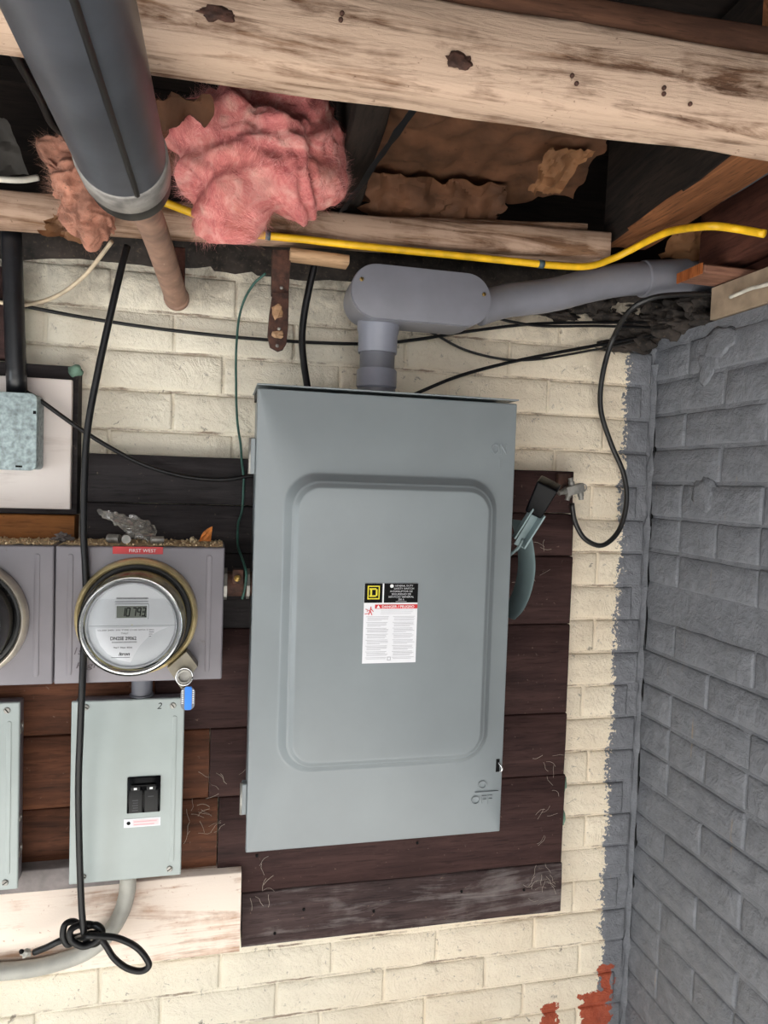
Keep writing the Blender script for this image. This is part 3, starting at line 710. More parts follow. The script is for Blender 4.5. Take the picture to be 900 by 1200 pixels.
cp = thing('cream_plank', (-.3, -.05, .745), 'cream painted worn plank below the breaker boxes', 'board')
link_mesh('plank', plank_bm(-.8, .0565, .747, .8945, -.052, -.002, .0015, 24), 'board_cream', cp, 60)
tag(link_mesh('grey_ledge', plank_bm(-.8, -.13, .8955, .934, -.058, -.002, .001), 'ledge_grey', None, 60), 'grey painted ledge strip on top of the cream plank between the breaker boxes', 'ledge')
# ------------------------------------------------------------------ main safety switch
YF = -.20
ps = thing('safety_switch', (.27, -.12, 1.0065), 'large grey-green safety switch enclosure with a raised door panel and warning label', 'electrical enclosure')
link_mesh('enclosure', box(.060, .481, -.192, -.045, 1.009, 1.7300, .003, 2), 'panel', ps, 60)
link_mesh('rain_hood', box(.0545, .4865, -.203, -.05, 1.7435, 1.7455, .0006, 1), 'panel', ps)
link_mesh('top_gap', box(.0575, .474, -.130, -.055, 1.7305, 1.7432), 'panel_dark', ps)  # near-black block in the gap, its shade put into the colour
# door: folded-edge sheet with the drawn pan
dm = bmesh.new()
X0, X1, Zb, Zt = .0555, .485, 1.0068, 1.7385
loops = []
N_ = 8
def loop(x0, x1, z0, z1, r, y): loops.append([dm.verts.new((x, y, z)) for x, z in rrect(x0, x1, z0, z1, r, N_)])
loop(X0, X1, Zb, Zt, .002, YF+.012); loop(X0, X1, Zb, Zt, .002, YF+.0025); loop(X0+.001, X1-.001, Zb+.001, Zt-.001, .002, YF+.0008); loop(X0+.003, X1-.003, Zb+.003, Zt-.003, .002, YF)
px0, px1, pz0, pz1 = .098, .457, 1.130, 1.613
for off, h, r in ((0, 0, .054), (.002, .0004, .053), (.004, .0018, .052), (.0135, .0142, .044), (.0150, .0156, .0425), (.0168, .0160, .041), (.0182, .0168, .040), (.0228, .0212, .036), (.0245, .0222, .0345), (.0265, .0225, .033)):
    loop(px0+off, px1-off, pz0+off, pz1-off, r, YF-h)
for a, b in zip(loops[:-1], loops[1:]):
    n = len(a)
    for k in range(n): dm.faces.new((a[k], a[(k+1) % n], b[(k+1) % n], b[k]))
dm.faces.new(loops[-1]); bmesh.ops.recalc_face_normals(dm, faces=dm.faces[:])
door = link_mesh('door', dm, 'panel', ps, 35)
# make sure the flat plateau points at the viewer
for s_, x_, z_, h_, w_ in (('ON', .4555, 1.6615, .0170, .028), ('|', .457, 1.638, .0165, None), ('O', .449, 1.0915, .0145, None), ('OFF', .4485, 1.0655, .0145, .038)):
    link_mesh('embossed_mark', text_bm(s_, x_, z_, YF+.0005, h_, width=w_, thick=.0022, bold=.0), 'panel', door)
link_mesh('embossed_mark', box(.436, .478, YF-.0022, YF, 1.0780, 1.0798, 0, 1), 'panel', door)
lk = link_mesh('latch_slot', box(.4725, .4790, YF-.0006, YF+.001, 1.112, 1.1345, .0005, 1), 'black_ink', door)
link_mesh('latch_hasp', tube([(.4765, YF-.001, 1.129), (.4795, YF-.006, 1.124), (.481, YF-.007, 1.118), (.478, YF-.003, 1.113)], .0016, 8, 5), 'chrome', door, True)
for (za, zb) in ((1.606, 1.662), (1.066, 1.116)):
    h_ = box(.0475, .0555, -.194, -.176, za, zb, .0015, 1)
    h = link_mesh('hinge', h_, 'panel', ps)
    link_mesh('hinge_pin', lathe([(.003, 0), (.003, zb-za)], (.0475, -.19, za), (0, 0, 1), 10), 'steel', h, True)
# label
YL = YF-.0227
lab = link_mesh('warning_label', box(.2285, .3165, YL-.0004, YL+.0002, 1.3115, 1.4395), 'paper', door)
def ink(bm, mat, name='print'): return link_mesh(name, bm, mat, lab)
def patch(x0, x1, z0, z1, k=1, bm=None): return box(x0, x1, YL-.0004-.0002*k, YL-.0003, z0, z1, 0, 1, bm)
lx = .2285; lzt = 1.4395
ink(patch(lx+.0002, lx+.0295, lzt-.031, lzt-.0001, 1, patch(lx+.032, lx+.088, lzt-.031, lzt-.0001, 1)), 'black_ink', 'black_panel')
q = bmesh.new(); cx, cz = lx+.015, lzt-.0145
def frame(bm, x0, x1, z0, z1, t, k): patch(x0, x1, z1-t, z1, k, bm); patch(x0, x1, z0, z0+t, k, bm); patch(x0, x0+t, z0+t, z1-t, k, bm); patch(x1-t, x1, z0+t, z1-t, k, bm)
frame(q, cx-.0098, cx+.0098, cz-.0108, cz+.0108, .0017, 3)
box(cx-.0055, cx-.0026, YL-.0011, YL-.0004, cz-.0066, cz+.0066, 0, 1, q)
for a in ((cx-.0068, cx+.0042, cz+.0044, cz+.0068), (cx-.0068, cx+.0042, cz-.0068, cz-.0044), (cx+.0036, cx+.0062, cz-.0052, cz+.0052)): patch(*a, 3, q)
ink(q, 'yellow_ink', 'logo')
q = bmesh.new(); tx = lx+.0605
for s, dz, w_ in (('GENERAL DUTY', .0038, .030), ('SAFETY SWITCH', .0083, .033), ('INTERRUPTOR DE', .0128, .037), ('SEGURIDAD DE', .0172, .032), ('SERVICIO GENERAL', .0216, .042), ('200 A', .0258, .010)):
    text_bm(s, tx+(.004 if dz < .01 else 0), lzt-dz, YL-.0006, .0028, q, width=w_, thick=.0002)
patch(tx-.009, tx+.009, lzt-.0294, lzt-.0288, 2, q)
ink(q, 'light_ink', 'title_lettering')
ink(lathe([(.003, 0), (.0028, .0003), (.0001, .0003)], (lx+.0445, YL-.0006, lzt-.0042), (0, -1, 0), 12), 'white_ink', 'flame_symbol')
ink(patch(lx+.018, lx+.088, lzt-.0405, lzt-.0338, 1), 'red_ink', 'danger_strip')
q = text_bm('DANGER / PELIGRO', lx+.056, lzt-.0372, YL-.0006, .0042, width=.053, thick=.0002, bold=.02)
tb = prism(((lx+.0205, lzt-.0395), (lx+.0265, lzt-.0395), (lx+.0235, lzt-.0348)), YL-.0008, YL-.0006); merge(q, tb)
ink(q, 'white_ink', 'danger_lettering')
q = bmesh.new(); fx, fz = lx+.0095, lzt-.044
tube([(fx+.002, YL-.0008, fz+.007), (fx+.001, YL-.0008, fz+.001), (fx-.002, YL-.0008, fz-.006)], .0009, 4, 2, q); tube([(fx+.0015, YL-.0008, fz+.004), (fx+.006, YL-.0008, fz-.001)], .0007, 4, 1, q)
tube([(fx+.001, YL-.0008, fz), (fx+.004, YL-.0008, fz-.0065)], .0008, 4, 1, q); tube([(fx-.007, YL-.0008, fz+.003), (fx-.003, YL-.0008, fz+.0015), (fx-.0045, YL-.0008, fz-.0005), (fx, YL-.0008, fz+.001)], .0006, 4, 1, q)
tube([(fx-.008, YL-.0008, fz-.005), (fx-.003, YL-.0008, fz-.004)], .0006, 4, 1, q)
ink(q, 'red_ink', 'shock_symbol')
q = bmesh.new(); rp = random.Random(4)
for k in range(3): patch(lx+.027+rp.uniform(0, .003), lx+.082-rp.uniform(0, .01), lzt-.0432-k*.0028, lzt-.0427-k*.0028, 1, q)
for colx in (lx+.0045, lx+.048):
    z = lzt-.0535; k = 0
    while z > lzt-.122:
        ln = rp.uniform(.022, .037) if k % 4 == 3 else rp.uniform(.032, .037)
        patch(colx+(.002 if k % 4 else 0), colx+ln, z, z+.0006, 1, q); z -= .0020 if k % 4 != 3 else .0034; k += 1
frame(q, lx+.0405, lx+.0465, lzt-.124, lzt-.118, .0012, 1)
ink(q, 'faint_ink', 'fine_print')
# operating lever on the right-hand side
lv = []
arc = [Vector((0.5283, -0.1600, 1.5397)), Vector((0.5416, -0.1600, 1.4962)), Vector((0.5468, -0.1600, 1.4539)), Vector((0.5405, -0.1600, 1.4130)), Vector((0.5272, -0.1600, 1.3827)), Vector((0.5118, -0.1600, 1.3662))]
arc = smooth_pts(arc, 5); lm = bmesh.new(); rr_ = []
for p in arc:
    rr_.append([lm.verts.new((p.x-.002, -.095, p.z)), lm.verts.new((p.x-.002, -.158, p.z)), lm.verts.new((p.x+.0012, -.162, p.z)), lm.verts.new((p.x+.0012, -.095, p.z))])
for i in range(len(arc)-1):
    for k in range(4): lm.faces.new((rr_[i][k], rr_[i][(k+1) % 4], rr_[i+1][(k+1) % 4], rr_[i+1][k]))
lm.faces.new(rr_[0][::-1]); lm.faces.new(rr_[-1]); bmesh.ops.recalc_face_normals(lm, faces=lm.faces[:])
lever = link_mesh('lever_guard', lm, 'lever', ps, 50)
def slab_between(a, b, w0, w1, th, up=Vector((0, 1, 0))):
    a, b = Vector(a), Vector(b); t = (b-a).normalized(); s = t.cross(up).normalized(); n = s.cross(t).normalized(); bm = bmesh.new(); vs = []
    for p, w_ in ((a, w0), (b, w1)):
        vs.append([bm.verts.new(p+s*w_*sx+n*th*ny) for sx, ny in ((-.5, -.5), (.5, -.5), (.5, .5), (-.5, .5))])
    for k in range(4): bm.faces.new((vs[0][k], vs[0][(k+1) % 4], vs[1][(k+1) % 4], vs[1][k]))
    bm.faces.new(vs[0][::-1]); bm.faces.new(vs[1]); bmesh.ops.recalc_face_normals(bm, faces=bm.faces[:]); return bm
arm = slab_between((0.5135, -0.1650, 1.4964), (0.5398, -0.1850, 1.5606), .020, .018, .0025)
merge(arm, slab_between((0.5171, -0.1750, 1.4959), (0.5432, -0.1950, 1.5538), .003, .003, .018)); merge(arm, slab_between((0.4989, -0.1750, 1.5119), (0.5252, -0.1950, 1.5695), .0025, .0025, .014))
link_mesh('lever_arm', arm, 'lever', ps)
link_mesh('pivot_bracket', tube([(0.5047, -0.1500, 1.4797), (0.5136, -0.1650, 1.4949), (0.5178, -0.1720, 1.5090)], .003, 6, 3), 'lever', ps, True)
link_mesh('stop_lug', box(.4812, .500, -.135, -.105, (0.5234, -0.1200, 1.5356)[2], (0.5224, -0.1200, 1.5572)[2], .002, 1), 'lever', ps)
link_mesh('stop_lug', box(.4812, .494, -.135, -.105, (0.5309, -0.1200, 1.3643)[2], (0.5300, -0.1200, 1.3863)[2], .002, 1), 'lever', ps)
gb = bmesh.new(); bmesh.ops.create_cube(gb, size=1)
g0, g1 = Vector((0.5305, -0.1850, 1.5560)), Vector((0.5420, -0.2150, 1.6080)); gt = (g1-g0).normalized(); gs = Vector((.78, -.55, -.1)); gs = (gs-gt*gs.dot(gt)).normalized(); gn = gt.cross(gs)
for v in gb.verts:
    k = v.co.z+.5; wdt = .030+.008*k
    v.co = g0.lerp(g1, k)+gs*v.co.x*wdt+gn*v.co.y*(.026+.012*k)
bmesh.ops.bevel(gb, geom=gb.edges[:], offset=.0035, segments=3, profile=.6, affect='EDGES')
link_mesh('grip', gb, 'grip', ps, 50)

# ------------------------------------------------------------------ conduit body and conduit above the switch
ct = thing('conduit_fitting', (.3, -.12, 1.74), 'grey plastic conduit body with a long rounded cover above the big enclosure', 'conduit fitting')
def pill(x0, x1, z0, z1, n=16): return rrect(x0, x1, z0, z1, (z1-z0)/2-.0001, n)
ub = bmesh.new(); lo_ = []
XP0, XP1, ZP0, ZP1 = .2005, .4405, 1.8655, 1.9535
for inset, y in ((.010, -.075), (.004, -.080), (.002, -.10), (.001, -.165), (0, -.1705)):
    lo_.append([ub.verts.new((x, y, z)) for x, z in pill(XP0+inset, XP1-inset, ZP0+inset, ZP1-inset)])
for a, b in zip(lo_[:-1], lo_[1:]):
    for k in range(len(a)): ub.faces.new((a[k], a[(k+1) % len(a)], b[(k+1) % len(a)], b[k]))
ub.faces.new(lo_[0][::-1]); ub.faces.new(lo_[-1]); bmesh.ops.recalc_face_normals(ub, faces=ub.faces[:])
link_mesh('housing', ub, 'pvc', ct, 40)
cv = prism(pill(XP0+.0005, XP1-.0005, ZP0+.0005, ZP1-.0005), -.1775, -.1715, None, .0025)
cov = link_mesh('cover', cv, 'pvc', ct, 40)
for x, z in ((.2170, 1.925), (.4265, 1.920)):
    sc_ = link_mesh('screw', screw_bm(x, -.1775, z, .0034), 'brass', cov, 50); link_mesh('slot', slot_bm(x, -.1797, z, .0032, 1.2), 'black_ink', sc_)
CX, CY = .2605, -.115
link_mesh('hub', lathe([(.033, 0), (.0335, .002), (.0335, .030), (.036, .040), (.036, .055)], (CX, CY, 1.820), (0, 0, 1), 40), 'pvc_lite', ct, 40)
link_mesh('riser', lathe([(.0300, 0), (.0300, .055)], (CX, CY, 1.785), (0, 0, 1), 40), 'pvc_dark', ct, 60)
link_mesh('connector', lathe([(.0315, 0), (.0345, .003), (.0345, .030), (.0325, .033)], (CX, CY, 1.7595), (0, 0, 1), 40), 'pvc_lite', ct, 40)
link_mesh('locknut', lathe([(.030, 0), (.030, .004), (.033, .006), (.033, .013)], (CX, CY, 1.7458), (0, 0, 1), 24), 'pvc_dark', ct, 40)
link_mesh('steel_washer', lathe([(.026, 0), (.026, .0028)], (CX, CY-.012, 1.7457), (0, 0, 1), 24), 'chrome', ct, 40)
cd = thing('conduit_offset', (.6, -.115, 1.9), 'bent grey plastic conduit running from the conduit body to the right-hand corner', 'conduit')
link_mesh('bend', tube([(.437, -.118, 1.910), (0.4866, -0.1160, 1.9288), (0.5276, -0.1150, 1.9372), (0.5853, -0.1150, 1.9501), (0.6524, -0.1150, 1.9717), (0.7177, -0.1150, 1.9888), (0.7831, -0.1150, 1.9983)], .0300, 32, 8), 'pvc', cd, True)
ca, cb = Vector((0.7600, -0.1150, 1.9945)), Vector((0.8519, -0.1150, 2.0065))
link_mesh('coupling', lathe([(.031, 0), (.0335, .002), (.0335, (cb-ca).length-.002), (.031, (cb-ca).length)], ca, (cb-ca), 32), 'pvc', cd, 40)
link_mesh('tail', lathe([(.029, 0), (.029, .10)], cb-(cb-ca).normalized()*.005, (cb-ca), 32), 'pvc_dark', cd, 60)

# ------------------------------------------------------------------ rusty hanger
hs = thing('rusty_hanger', (.09, -.12, 1.83), 'rusty flat iron hanger strap with a rounded end below the ledger board', 'strap')
xh0, zt_ = (0.0917, -0.1150, 1.9731)[0], (0.0917, -0.1150, 1.9731)[2]
up = prism([((0.0781, -0.1150, 1.9036)[0], (0.0781, -0.1150, 1.9036)[2]), ((0.1061, -0.1150, 1.9061)[0], (0.1061, -0.1150, 1.9061)[2]), ((0.1084, -0.1150, 1.9776)[0], (0.1084, -0.1150, 1.9776)[2]), ((0.0777, -0.1150, 1.9744)[0], (0.0777, -0.1150, 1.9744)[2])], -.122, -.100, None, .002)
link_mesh('bracket', up, 'rust', hs, 50)
pl = []
for p in ((0.0905, -0.1150, 1.8094), (0.0988, -0.1150, 1.8128), (0.1042, -0.1150, 1.8231), (0.1063, -0.1150, 1.8500), (0.1061, -0.1150, 1.9061), (0.0795, -0.1150, 1.9037), (0.0749, -0.1150, 1.8684), (0.0730, -0.1150, 1.8333), (0.0777, -0.1150, 1.8155)): pl.append((p[0], p[2]))
link_mesh('strap', prism(pl, -.128, -.118, None, .0025), 'rust', hs, 50)
for p in ((0.0934, -0.1300, 1.9123), (0.0890, -0.1300, 1.8179), (0.0911, -0.1300, 1.8457)):
    link_mesh('nail', lathe([(.003, 0), (.0025, .002), (.001, .003)], (p[0], -.128, p[2]), (0, -1, 0), 10), 'steel', hs, True)
link_mesh('wood_scrap', lump_bm((0.0862, -0.1300, 1.8730), (.009, .003, .012), .7, 3, 2), 'wood_chip', hs)
link_mesh('wood_scrap', lump_bm((0.0899, -0.1300, 1.8360), (.010, .003, .006), .7, 6, 2), 'wood_chip', hs)

# ------------------------------------------------------------------ meter boxes and meters
def meter_box(x0, x1, label):
    t = thing('meter_box', ((x0+x1)/2, -.09, 1.2725), label, 'meter box', 'twin meter boxes on the backboard')
    b = link_mesh('case', box(x0, x1, -.15, -.035, 1.2725, 1.4865, .003, 2), 'meter_box', t, 60)
    for xr in (x0+.0215, x1-.0235):
        link_mesh('rib', prism(rrect(xr-.004, xr+.004, 1.285, 1.474, .0035, 4), -.1516, -.1495, None, .001), 'meter_box', t, 50)
    dl = bmesh.new(); nx = 60; g = []
    for j in range(9):
        row = []
        for i in range(nx+1):
            x = x0+.003+(x1-x0-.006)*i/nx; y = -.148+.112*j/8
            row.append(dl.verts.new((x, y, 1.4866+.0028*abs(noise.noise(Vector((x*60, y*60, 1))))+.0015*noise.noise(Vector((x*170, y*170, 4)))+.0004)))
        g.append(row)
    for j in range(8):
        for i in range(nx): dl.faces.new((g[j][i], g[j][i+1], g[j+1][i+1], g[j+1][i]))
    rc = random.Random(int(x0*1000))
    for _ in range(260):
        s = rc.uniform(.0006, .0022); cbm = bmesh.new(); bmesh.ops.create_icosphere(cbm, subdivisions=1, radius=s)
        bmesh.ops.translate(cbm, verts=cbm.verts, vec=(rc.uniform(x0+.004, x1-.004), rc.uniform(-.146, -.04), 1.4885+s*.3)); merge(dl, cbm)
    d = link_mesh('dust_layer', dl, 'dust', t, True); d['kind'] = 'stuff'
    return t
mb1 = meter_box(-.2395, .0125, 'grey meter box with a red name tape above its round meter')
mb2 = meter_box(-.5025, -.2415, 'grey meter box at the left edge of the picture beside its twin')
# red tape + handwriting on box 1
tpx0, tpx1 = (-0.1572, -0.1510, 1.4804)[0], (-0.0824, -0.1510, 1.4812)[0]; tpz = (-0.1207, -0.1510, 1.4808)[2]
rtp = link_mesh('name_tape', box(tpx0, tpx1, -.1509, -.1500, tpz-.0058, tpz+.0058, .0002, 1), 'red_label', mb1)
link_mesh('tape_lettering', text_bm('FIRST WEST', tpx0+.0445, tpz-.0004, -.1509, .0052, width=.040, thick=.0003), 'white_ink', rtp)
hw = text_bm('1st', (-0.2019, -0.1510, 1.3236)[0], (-0.2056, -0.1510, 1.3237)[2], -.1503, .011, shear=.3)
text_bm('Right', (-0.1867, -0.1510, 1.3005)[0], (-0.1880, -0.1510, 1.3006)[2]-.001, -.1503, .012, hw, shear=.2, width=.042)
link_mesh('marker_writing', hw, simple('faded_marker', (78, 70, 76), .6), mb1)

def meter(cx, cz, label, ring_mat, detailed):
    t = thing('electric_meter', (cx, -.2, cz-.0925), label, 'meter', 'electric meters on the meter boxes')
    o_ = (cx, -.150, cz)
    rg = lathe([(.078, .001), (.0905, .001), (.0918, .006), (.0905, .016), (.0885, .022), (.0855, .0235), (.083, .021), (.082, .012)], o_, (0, -1, 0), 64, None, False, False)
    ring = link_mesh('retaining_ring', rg, ring_mat, t, 50)
    link_mesh('gasket', lathe([(.0825, .010), (.0828, .016), (.0795, .018), (.076, .018)], o_, (0, -1, 0), 64, None, False, True), 'meter_black', t, 40)
    link_mesh('base_drum', lathe([(.0735, .018), (.0725, .040), (.0700, .052), (.0675, .056), (.060, .060)], o_, (0, -1, 0), 64, None, False, True), 'meter_drum' if detailed else 'meter_black', t, 40)
    link_mesh('inner_cup', lathe([(.0655, .058), (.0655, .076), (.063, .080), (.0622, .080), (.0605, .0765), (.0605, .0760), (.001, .0760)], o_, (0, -1, 0), 64, None, False, False), 'meter_face', t, 40)
    gl = lathe([(.0775, .018), (.0785, .022), (.0760, .060), (.0735, .086), (.0715, .0925), (.068, .0955), (.0645, .0955), (.063, .0935), (.040, .0945), (.001, .0948)], o_, (0, -1, 0), 64, None, False, False)
    link_mesh('glass_cover', gl, 'glass', t, 35)
    link_mesh('rim_band', lathe([(.0700, .0800), (.0712, .082), (.0712, .085), (.0690, .0855), (.0660, .082)], o_, (0, -1, 0), 64, None, False, False), 'chrome', t, 35)
    yf = -.150-.0760
    if detailed:
        fc = link_mesh('lcd_bezel', box(cx-.024, cx+.023, yf-.0016, yf+.001, cz+.0085, cz+.0315, .0006, 1), 'meter_face', t)
        lc = link_mesh('lcd_screen', box(cx-.0215, cx+.0205, yf-.0021, yf-.001, cz+.0110, cz+.0285, .0003, 1), 'lcd', t)
        seg = {'0': 'abcdef', '1': 'bc', '7': 'abc', '9': 'abcfg', '3': 'abcdg', '4': 'bcfg'}
        sb = bmesh.new(); wd, ht, tk = .0043, .0118, .0019; sh = .12
        def bar(xa, za, xb, zb):
            tube([(xa+za*sh, 0, za), (xb+zb*sh, 0, zb)], tk*.55, 4, 1, sb)
        n0 = len(sb.verts)
        for i, ch in enumerate('10793'):
            ox = -.0150+i*.0066+(.0020 if i > 1 else 0); h2 = ht/2
            for s in seg[ch]:
                a, b = {'a': ((0, ht), (wd, ht)), 'b': ((wd, ht), (wd, h2)), 'c': ((wd, h2), (wd, 0)), 'd': ((0, 0), (wd, 0)), 'e': ((0, h2), (0, 0)), 'f': ((0, ht), (0, h2)), 'g': ((0, h2), (wd, h2))}[s]
                bar(ox+a[0], a[1], ox+b[0], b[1])
        for v in sb.verts: v.co = Vector((cx+v.co.x, yf-.0023+v.co.y*.4, cz+.0138+v.co.z))
        box(cx+.0178, cx+.0195, yf-.0024, yf-.002, cz+.0122, cz+.0136, 0, 1, sb)
        link_mesh('digits', sb, 'black_ink', lc)
        # lower white label and the leaf-shaped recess
        pts = [(cx-.0505, cz-.004), (cx-.049, cz-.015), (cx-.043, cz-.030), (cx-.033, cz-.042), (cx-.018, cz-.051), (cx-.001, cz-.0555), (cx+.004, cz-.044), (cx+.012, cz-.030), (cx+.024, cz-.017), (cx+.040, cz-.008), (cx+.052, cz-.003)]
        lbm = prism([(a, b) for a, b in pts], yf-.0006, yf+.0005)
        nl = link_mesh('name_label', lbm, 'paper', t)
        q = text_bm('CL200 240V 3W TYPE C1SR 30TA 7.2Kh', cx-.008, cz-.0072, yf-.0006, .0022, width=.078, thick=.0002)
        text_bm('DN2SE 29062', cx-.0115, cz-.0195, yf-.0006, .0052, q, width=.036, bold=.02, thick=.0002); text_bm('TALF', cx-.010, cz-.0120, yf-.0006, .0022, q, width=.010, thick=.0002)
        text_bm('967 966 856', cx-.012, cz-.0330, yf-.0006, .0022, q, width=.026, thick=.0002)
        for k in range(24): box(cx-.027+k*.00145, cx-.0264+k*.00145, yf-.0008, yf-.0005, cz-.0262, cz-.0240, 0, 1, q)
        for k in range(3): box(cx+.024, cx+.031-.002*k, yf-.0008, yf-.0005, cz-.0110-k*.0030, cz-.0103-k*.0030, 0, 1, q)
        box(cx-.028, cx-.002, yf-.0008, yf-.0005, cz-.0480, cz-.0474, 0, 1, q)
        link_mesh('label_lettering', q, 'dark_ink', nl)
        link_mesh('maker_mark', text_bm('Itron', cx-.010, cz-.0425, yf-.0006, .0050, shear=.3, width=.0155, thick=.0002, bold=.02), 'black_ink', nl)
        q = bmesh.new()
        for k in range(26): box(cx-.022+k*.0017, cx-.0208+k*.0017, yf-.0004, yf+.0001, cz+.0385, cz+.0405, 0, 1, q)
        box(cx-.024, cx+.022, yf-.0004, yf+.0001, cz+.0342, cz+.0350, 0, 1, q)
        link_mesh('bar_print', q, 'dark_ink', t)
        link_mesh('face_step', tube([(cx-.0605, yf-.0003, cz-.0015), (cx+.0605, yf-.0003, cz-.0015)], .0007, 6, 1), 'meter_face', t)
        # locking tab on the ring with a barrel lock
        tab = prism([(cx+.048, cz-.078), (cx+.076, cz-.052), (cx+.094, cz-.076), (cx+.070, cz-.112)], -.180, -.1535, None, .002)
        tb_ = link_mesh('lock_tab', tab, simple('bronze_grey_steel', (128, 122, 108), .35, .5), t, 50)
        link_mesh('barrel_lock', lathe([(.0125, 0), (.0125, .008), (.0105, .009), (.0085, .0085), (.008, .004), (.0001, .004)], (cx+.0745, -.179, cz-.090), (0, -1, 0), 28, None, True, False), 'steel', tb_, 40)
    else:
        link_mesh('register_plate', box(cx-.03, cx+.035, yf-.002, yf, cz-.02, cz+.02, .001, 1), 'pink_ink', t)
    return t
mt1 = meter(-.1185, 1.3785, 'round glass electric meter with a digital display in a yellow-zinc ring', 'ring', True)
mt2 = meter(-.3655, 1.376, 'round glass electric meter cut off by the left edge in a pale ring', 'ring_old', False)

# blue seal tag
stg = thing('seal_tag', (-.04, -.2, 1.262), 'small clear tag with a blue stripe hung on a wire ring from the meter lock', 'tag')
def circ(c, r, n=20, ax='y', tilt=0.0):
    return [Vector(c)+Vector((r*math.cos(2*math.pi*k/n), tilt*r*math.sin(2*math.pi*k/n), r*math.sin(2*math.pi*k/n))) for k in range(n+1)]
rc_ = Vector((-0.0441, -0.1960, 1.2912)); link_mesh('wire_ring', tube(circ(rc_, .0125, 20, 'y', .25), .0012, 6, 1), 'chrome', stg, True)
tc = Vector((-0.0383, -0.1960, 1.2578)); o1 = prism(rrect(tc.x-.0105, tc.x+.0105, tc.z-.0185, tc.z+.0175, .009, 6), -.1975, -.1950); 
link_mesh('clear_body', o1, 'tag_clear', stg)
link_mesh('blue_stripe', prism(rrect(tc.x-.0045, tc.x+.0060, tc.z-.0178, tc.z+.0180, .0025, 4), -.1985, -.1940), 'tag_blue', stg)
q = bmesh.new()
for k in range(7): box(tc.x-.0092, tc.x-.0062, -.1979, -.1974, tc.z+.011-k*.0032, tc.z+.0126-k*.0032, 0, 1, q); box(tc.x+.0070, tc.x+.0092, -.1979, -.1974, tc.z+.011-k*.0032, tc.z+.0126-k*.0032, 0, 1, q)
link_mesh('tag_print', q, 'white_ink', stg)

# things lying on the meter box
bgm = bmesh.new(); g = []
tip = Vector((-0.1832, -0.1000, 1.5383)); ctr = Vector((-0.1213, -0.1000, 1.5077))
for j in range(22):
    v = j/21; row = []
    c = tip.lerp(ctr, min(1, v*1.15)); rad_x = .004+.020*min(1, v*1.3); 
    for i in range(29):
        a = 2*math.pi*i/28
        p = c+Vector((math.cos(a)*rad_x*.75*(1 if v < .8 else 1-(v-.8)*2)+v*.012, math.sin(a)*rad_x*.9, math.sin(a*1)*rad_x*.55-abs(math.cos(a))*.002))
        f_ = Vector((noise.noise(p*70), noise.noise(p*70+Vector((4, 1, 1))), noise.noise(p*70+Vector((1, 8, 1)))))*.009*v+Vector((noise.noise(p*190), noise.noise(p*190+Vector((4, 1, 1))), noise.noise(p*190+Vector((4, 1, 9)))))*.006
        p = p+f_; p.z = max(p.z, 1.4895); row.append(bgm.verts.new(p))
    g.append(row)
for j in range(21):
    for i in range(28): bgm.faces.new((g[j][i], g[j][i+1], g[j+1][i+1], g[j+1][i]))
tag(link_mesh('plastic_bag', bgm, 'bag', None, 40), 'crumpled clear plastic bag on top of the meter box with the red tape', 'bag')
def slug(p, yaw, r, lab_):
    ax = Vector((math.cos(yaw), math.sin(yaw), 0)); o = link_mesh('metal_plug', lathe([(r*.6, -.001), (r*.95, 0), (r, .0015), (r, .018), (r*.95, .0195)], Vector((p[0], -.125, 1.4893+r))-ax*.009, ax, 20), 'steel', None, 40)
    tag(o, lab_, 'plug', 'steel plugs on the meter box')
slug((-0.1598, -0.1250, 1.4994), -.35, .0072, 'leftmost small steel plug under the plastic bag on the meter box')
slug((-0.1406, -0.1250, 1.4984), -1.45, .0072, 'small steel plug with its round end facing out under the plastic bag')
slug((-0.0939, -0.1250, 1.5004), .15, .0060, 'dull steel plug just right of the plastic bag on the meter box')
ch = bmesh.new()
q0 = [(-0.0288, -0.1200, 1.4926), (-0.0099, -0.1100, 1.4934), (-0.0077, -0.1150, 1.5178), (-0.0225, -0.1180, 1.5093)]
vs = [ch.verts.new(Vector(p)) for p in q0]; v2 = [ch.verts.new(Vector(p)+Vector((0, .004, 0))) for p in q0]
ch.faces.new(vs); ch.faces.new(v2[::-1])
for k in range(4): ch.faces.new((vs[k], v2[k], v2[(k+1) % 4], vs[(k+1) % 4]))
bmesh.ops.recalc_face_normals(ch, faces=ch.faces[:])
bmesh.ops.subdivide_edges(ch, edges=ch.edges[:], cuts=2, use_grid_fill=True)
for v in ch.verts: v.co += Vector((0, noise.noise(v.co*120)*.004, noise.noise(v.co*90)*.002))
tag(link_mesh('dry_leaf', ch, 'orange_chip', None), 'small curled orange leaf scrap near the right end of the meter box top', 'leaf')
tag(link_mesh('rubble_chip', lump_bm((-0.0383, -0.1200, 1.4953), (.005, .005, .005), .8, 4, 2), 'crumb', None), 'little dark rubble chip left of the orange leaf scrap', 'rubble')
tag(link_mesh('rubble_chip', lump_bm(((-0.2409, -0.0900, 1.5022)[0]-.0, -.09, 1.494), (.012, .012, .007), 1.2, 9, 3), 'ledge_grey', None), 'pale flaked plaster crumb beside the hanging cable on the left meter box', 'rubble')

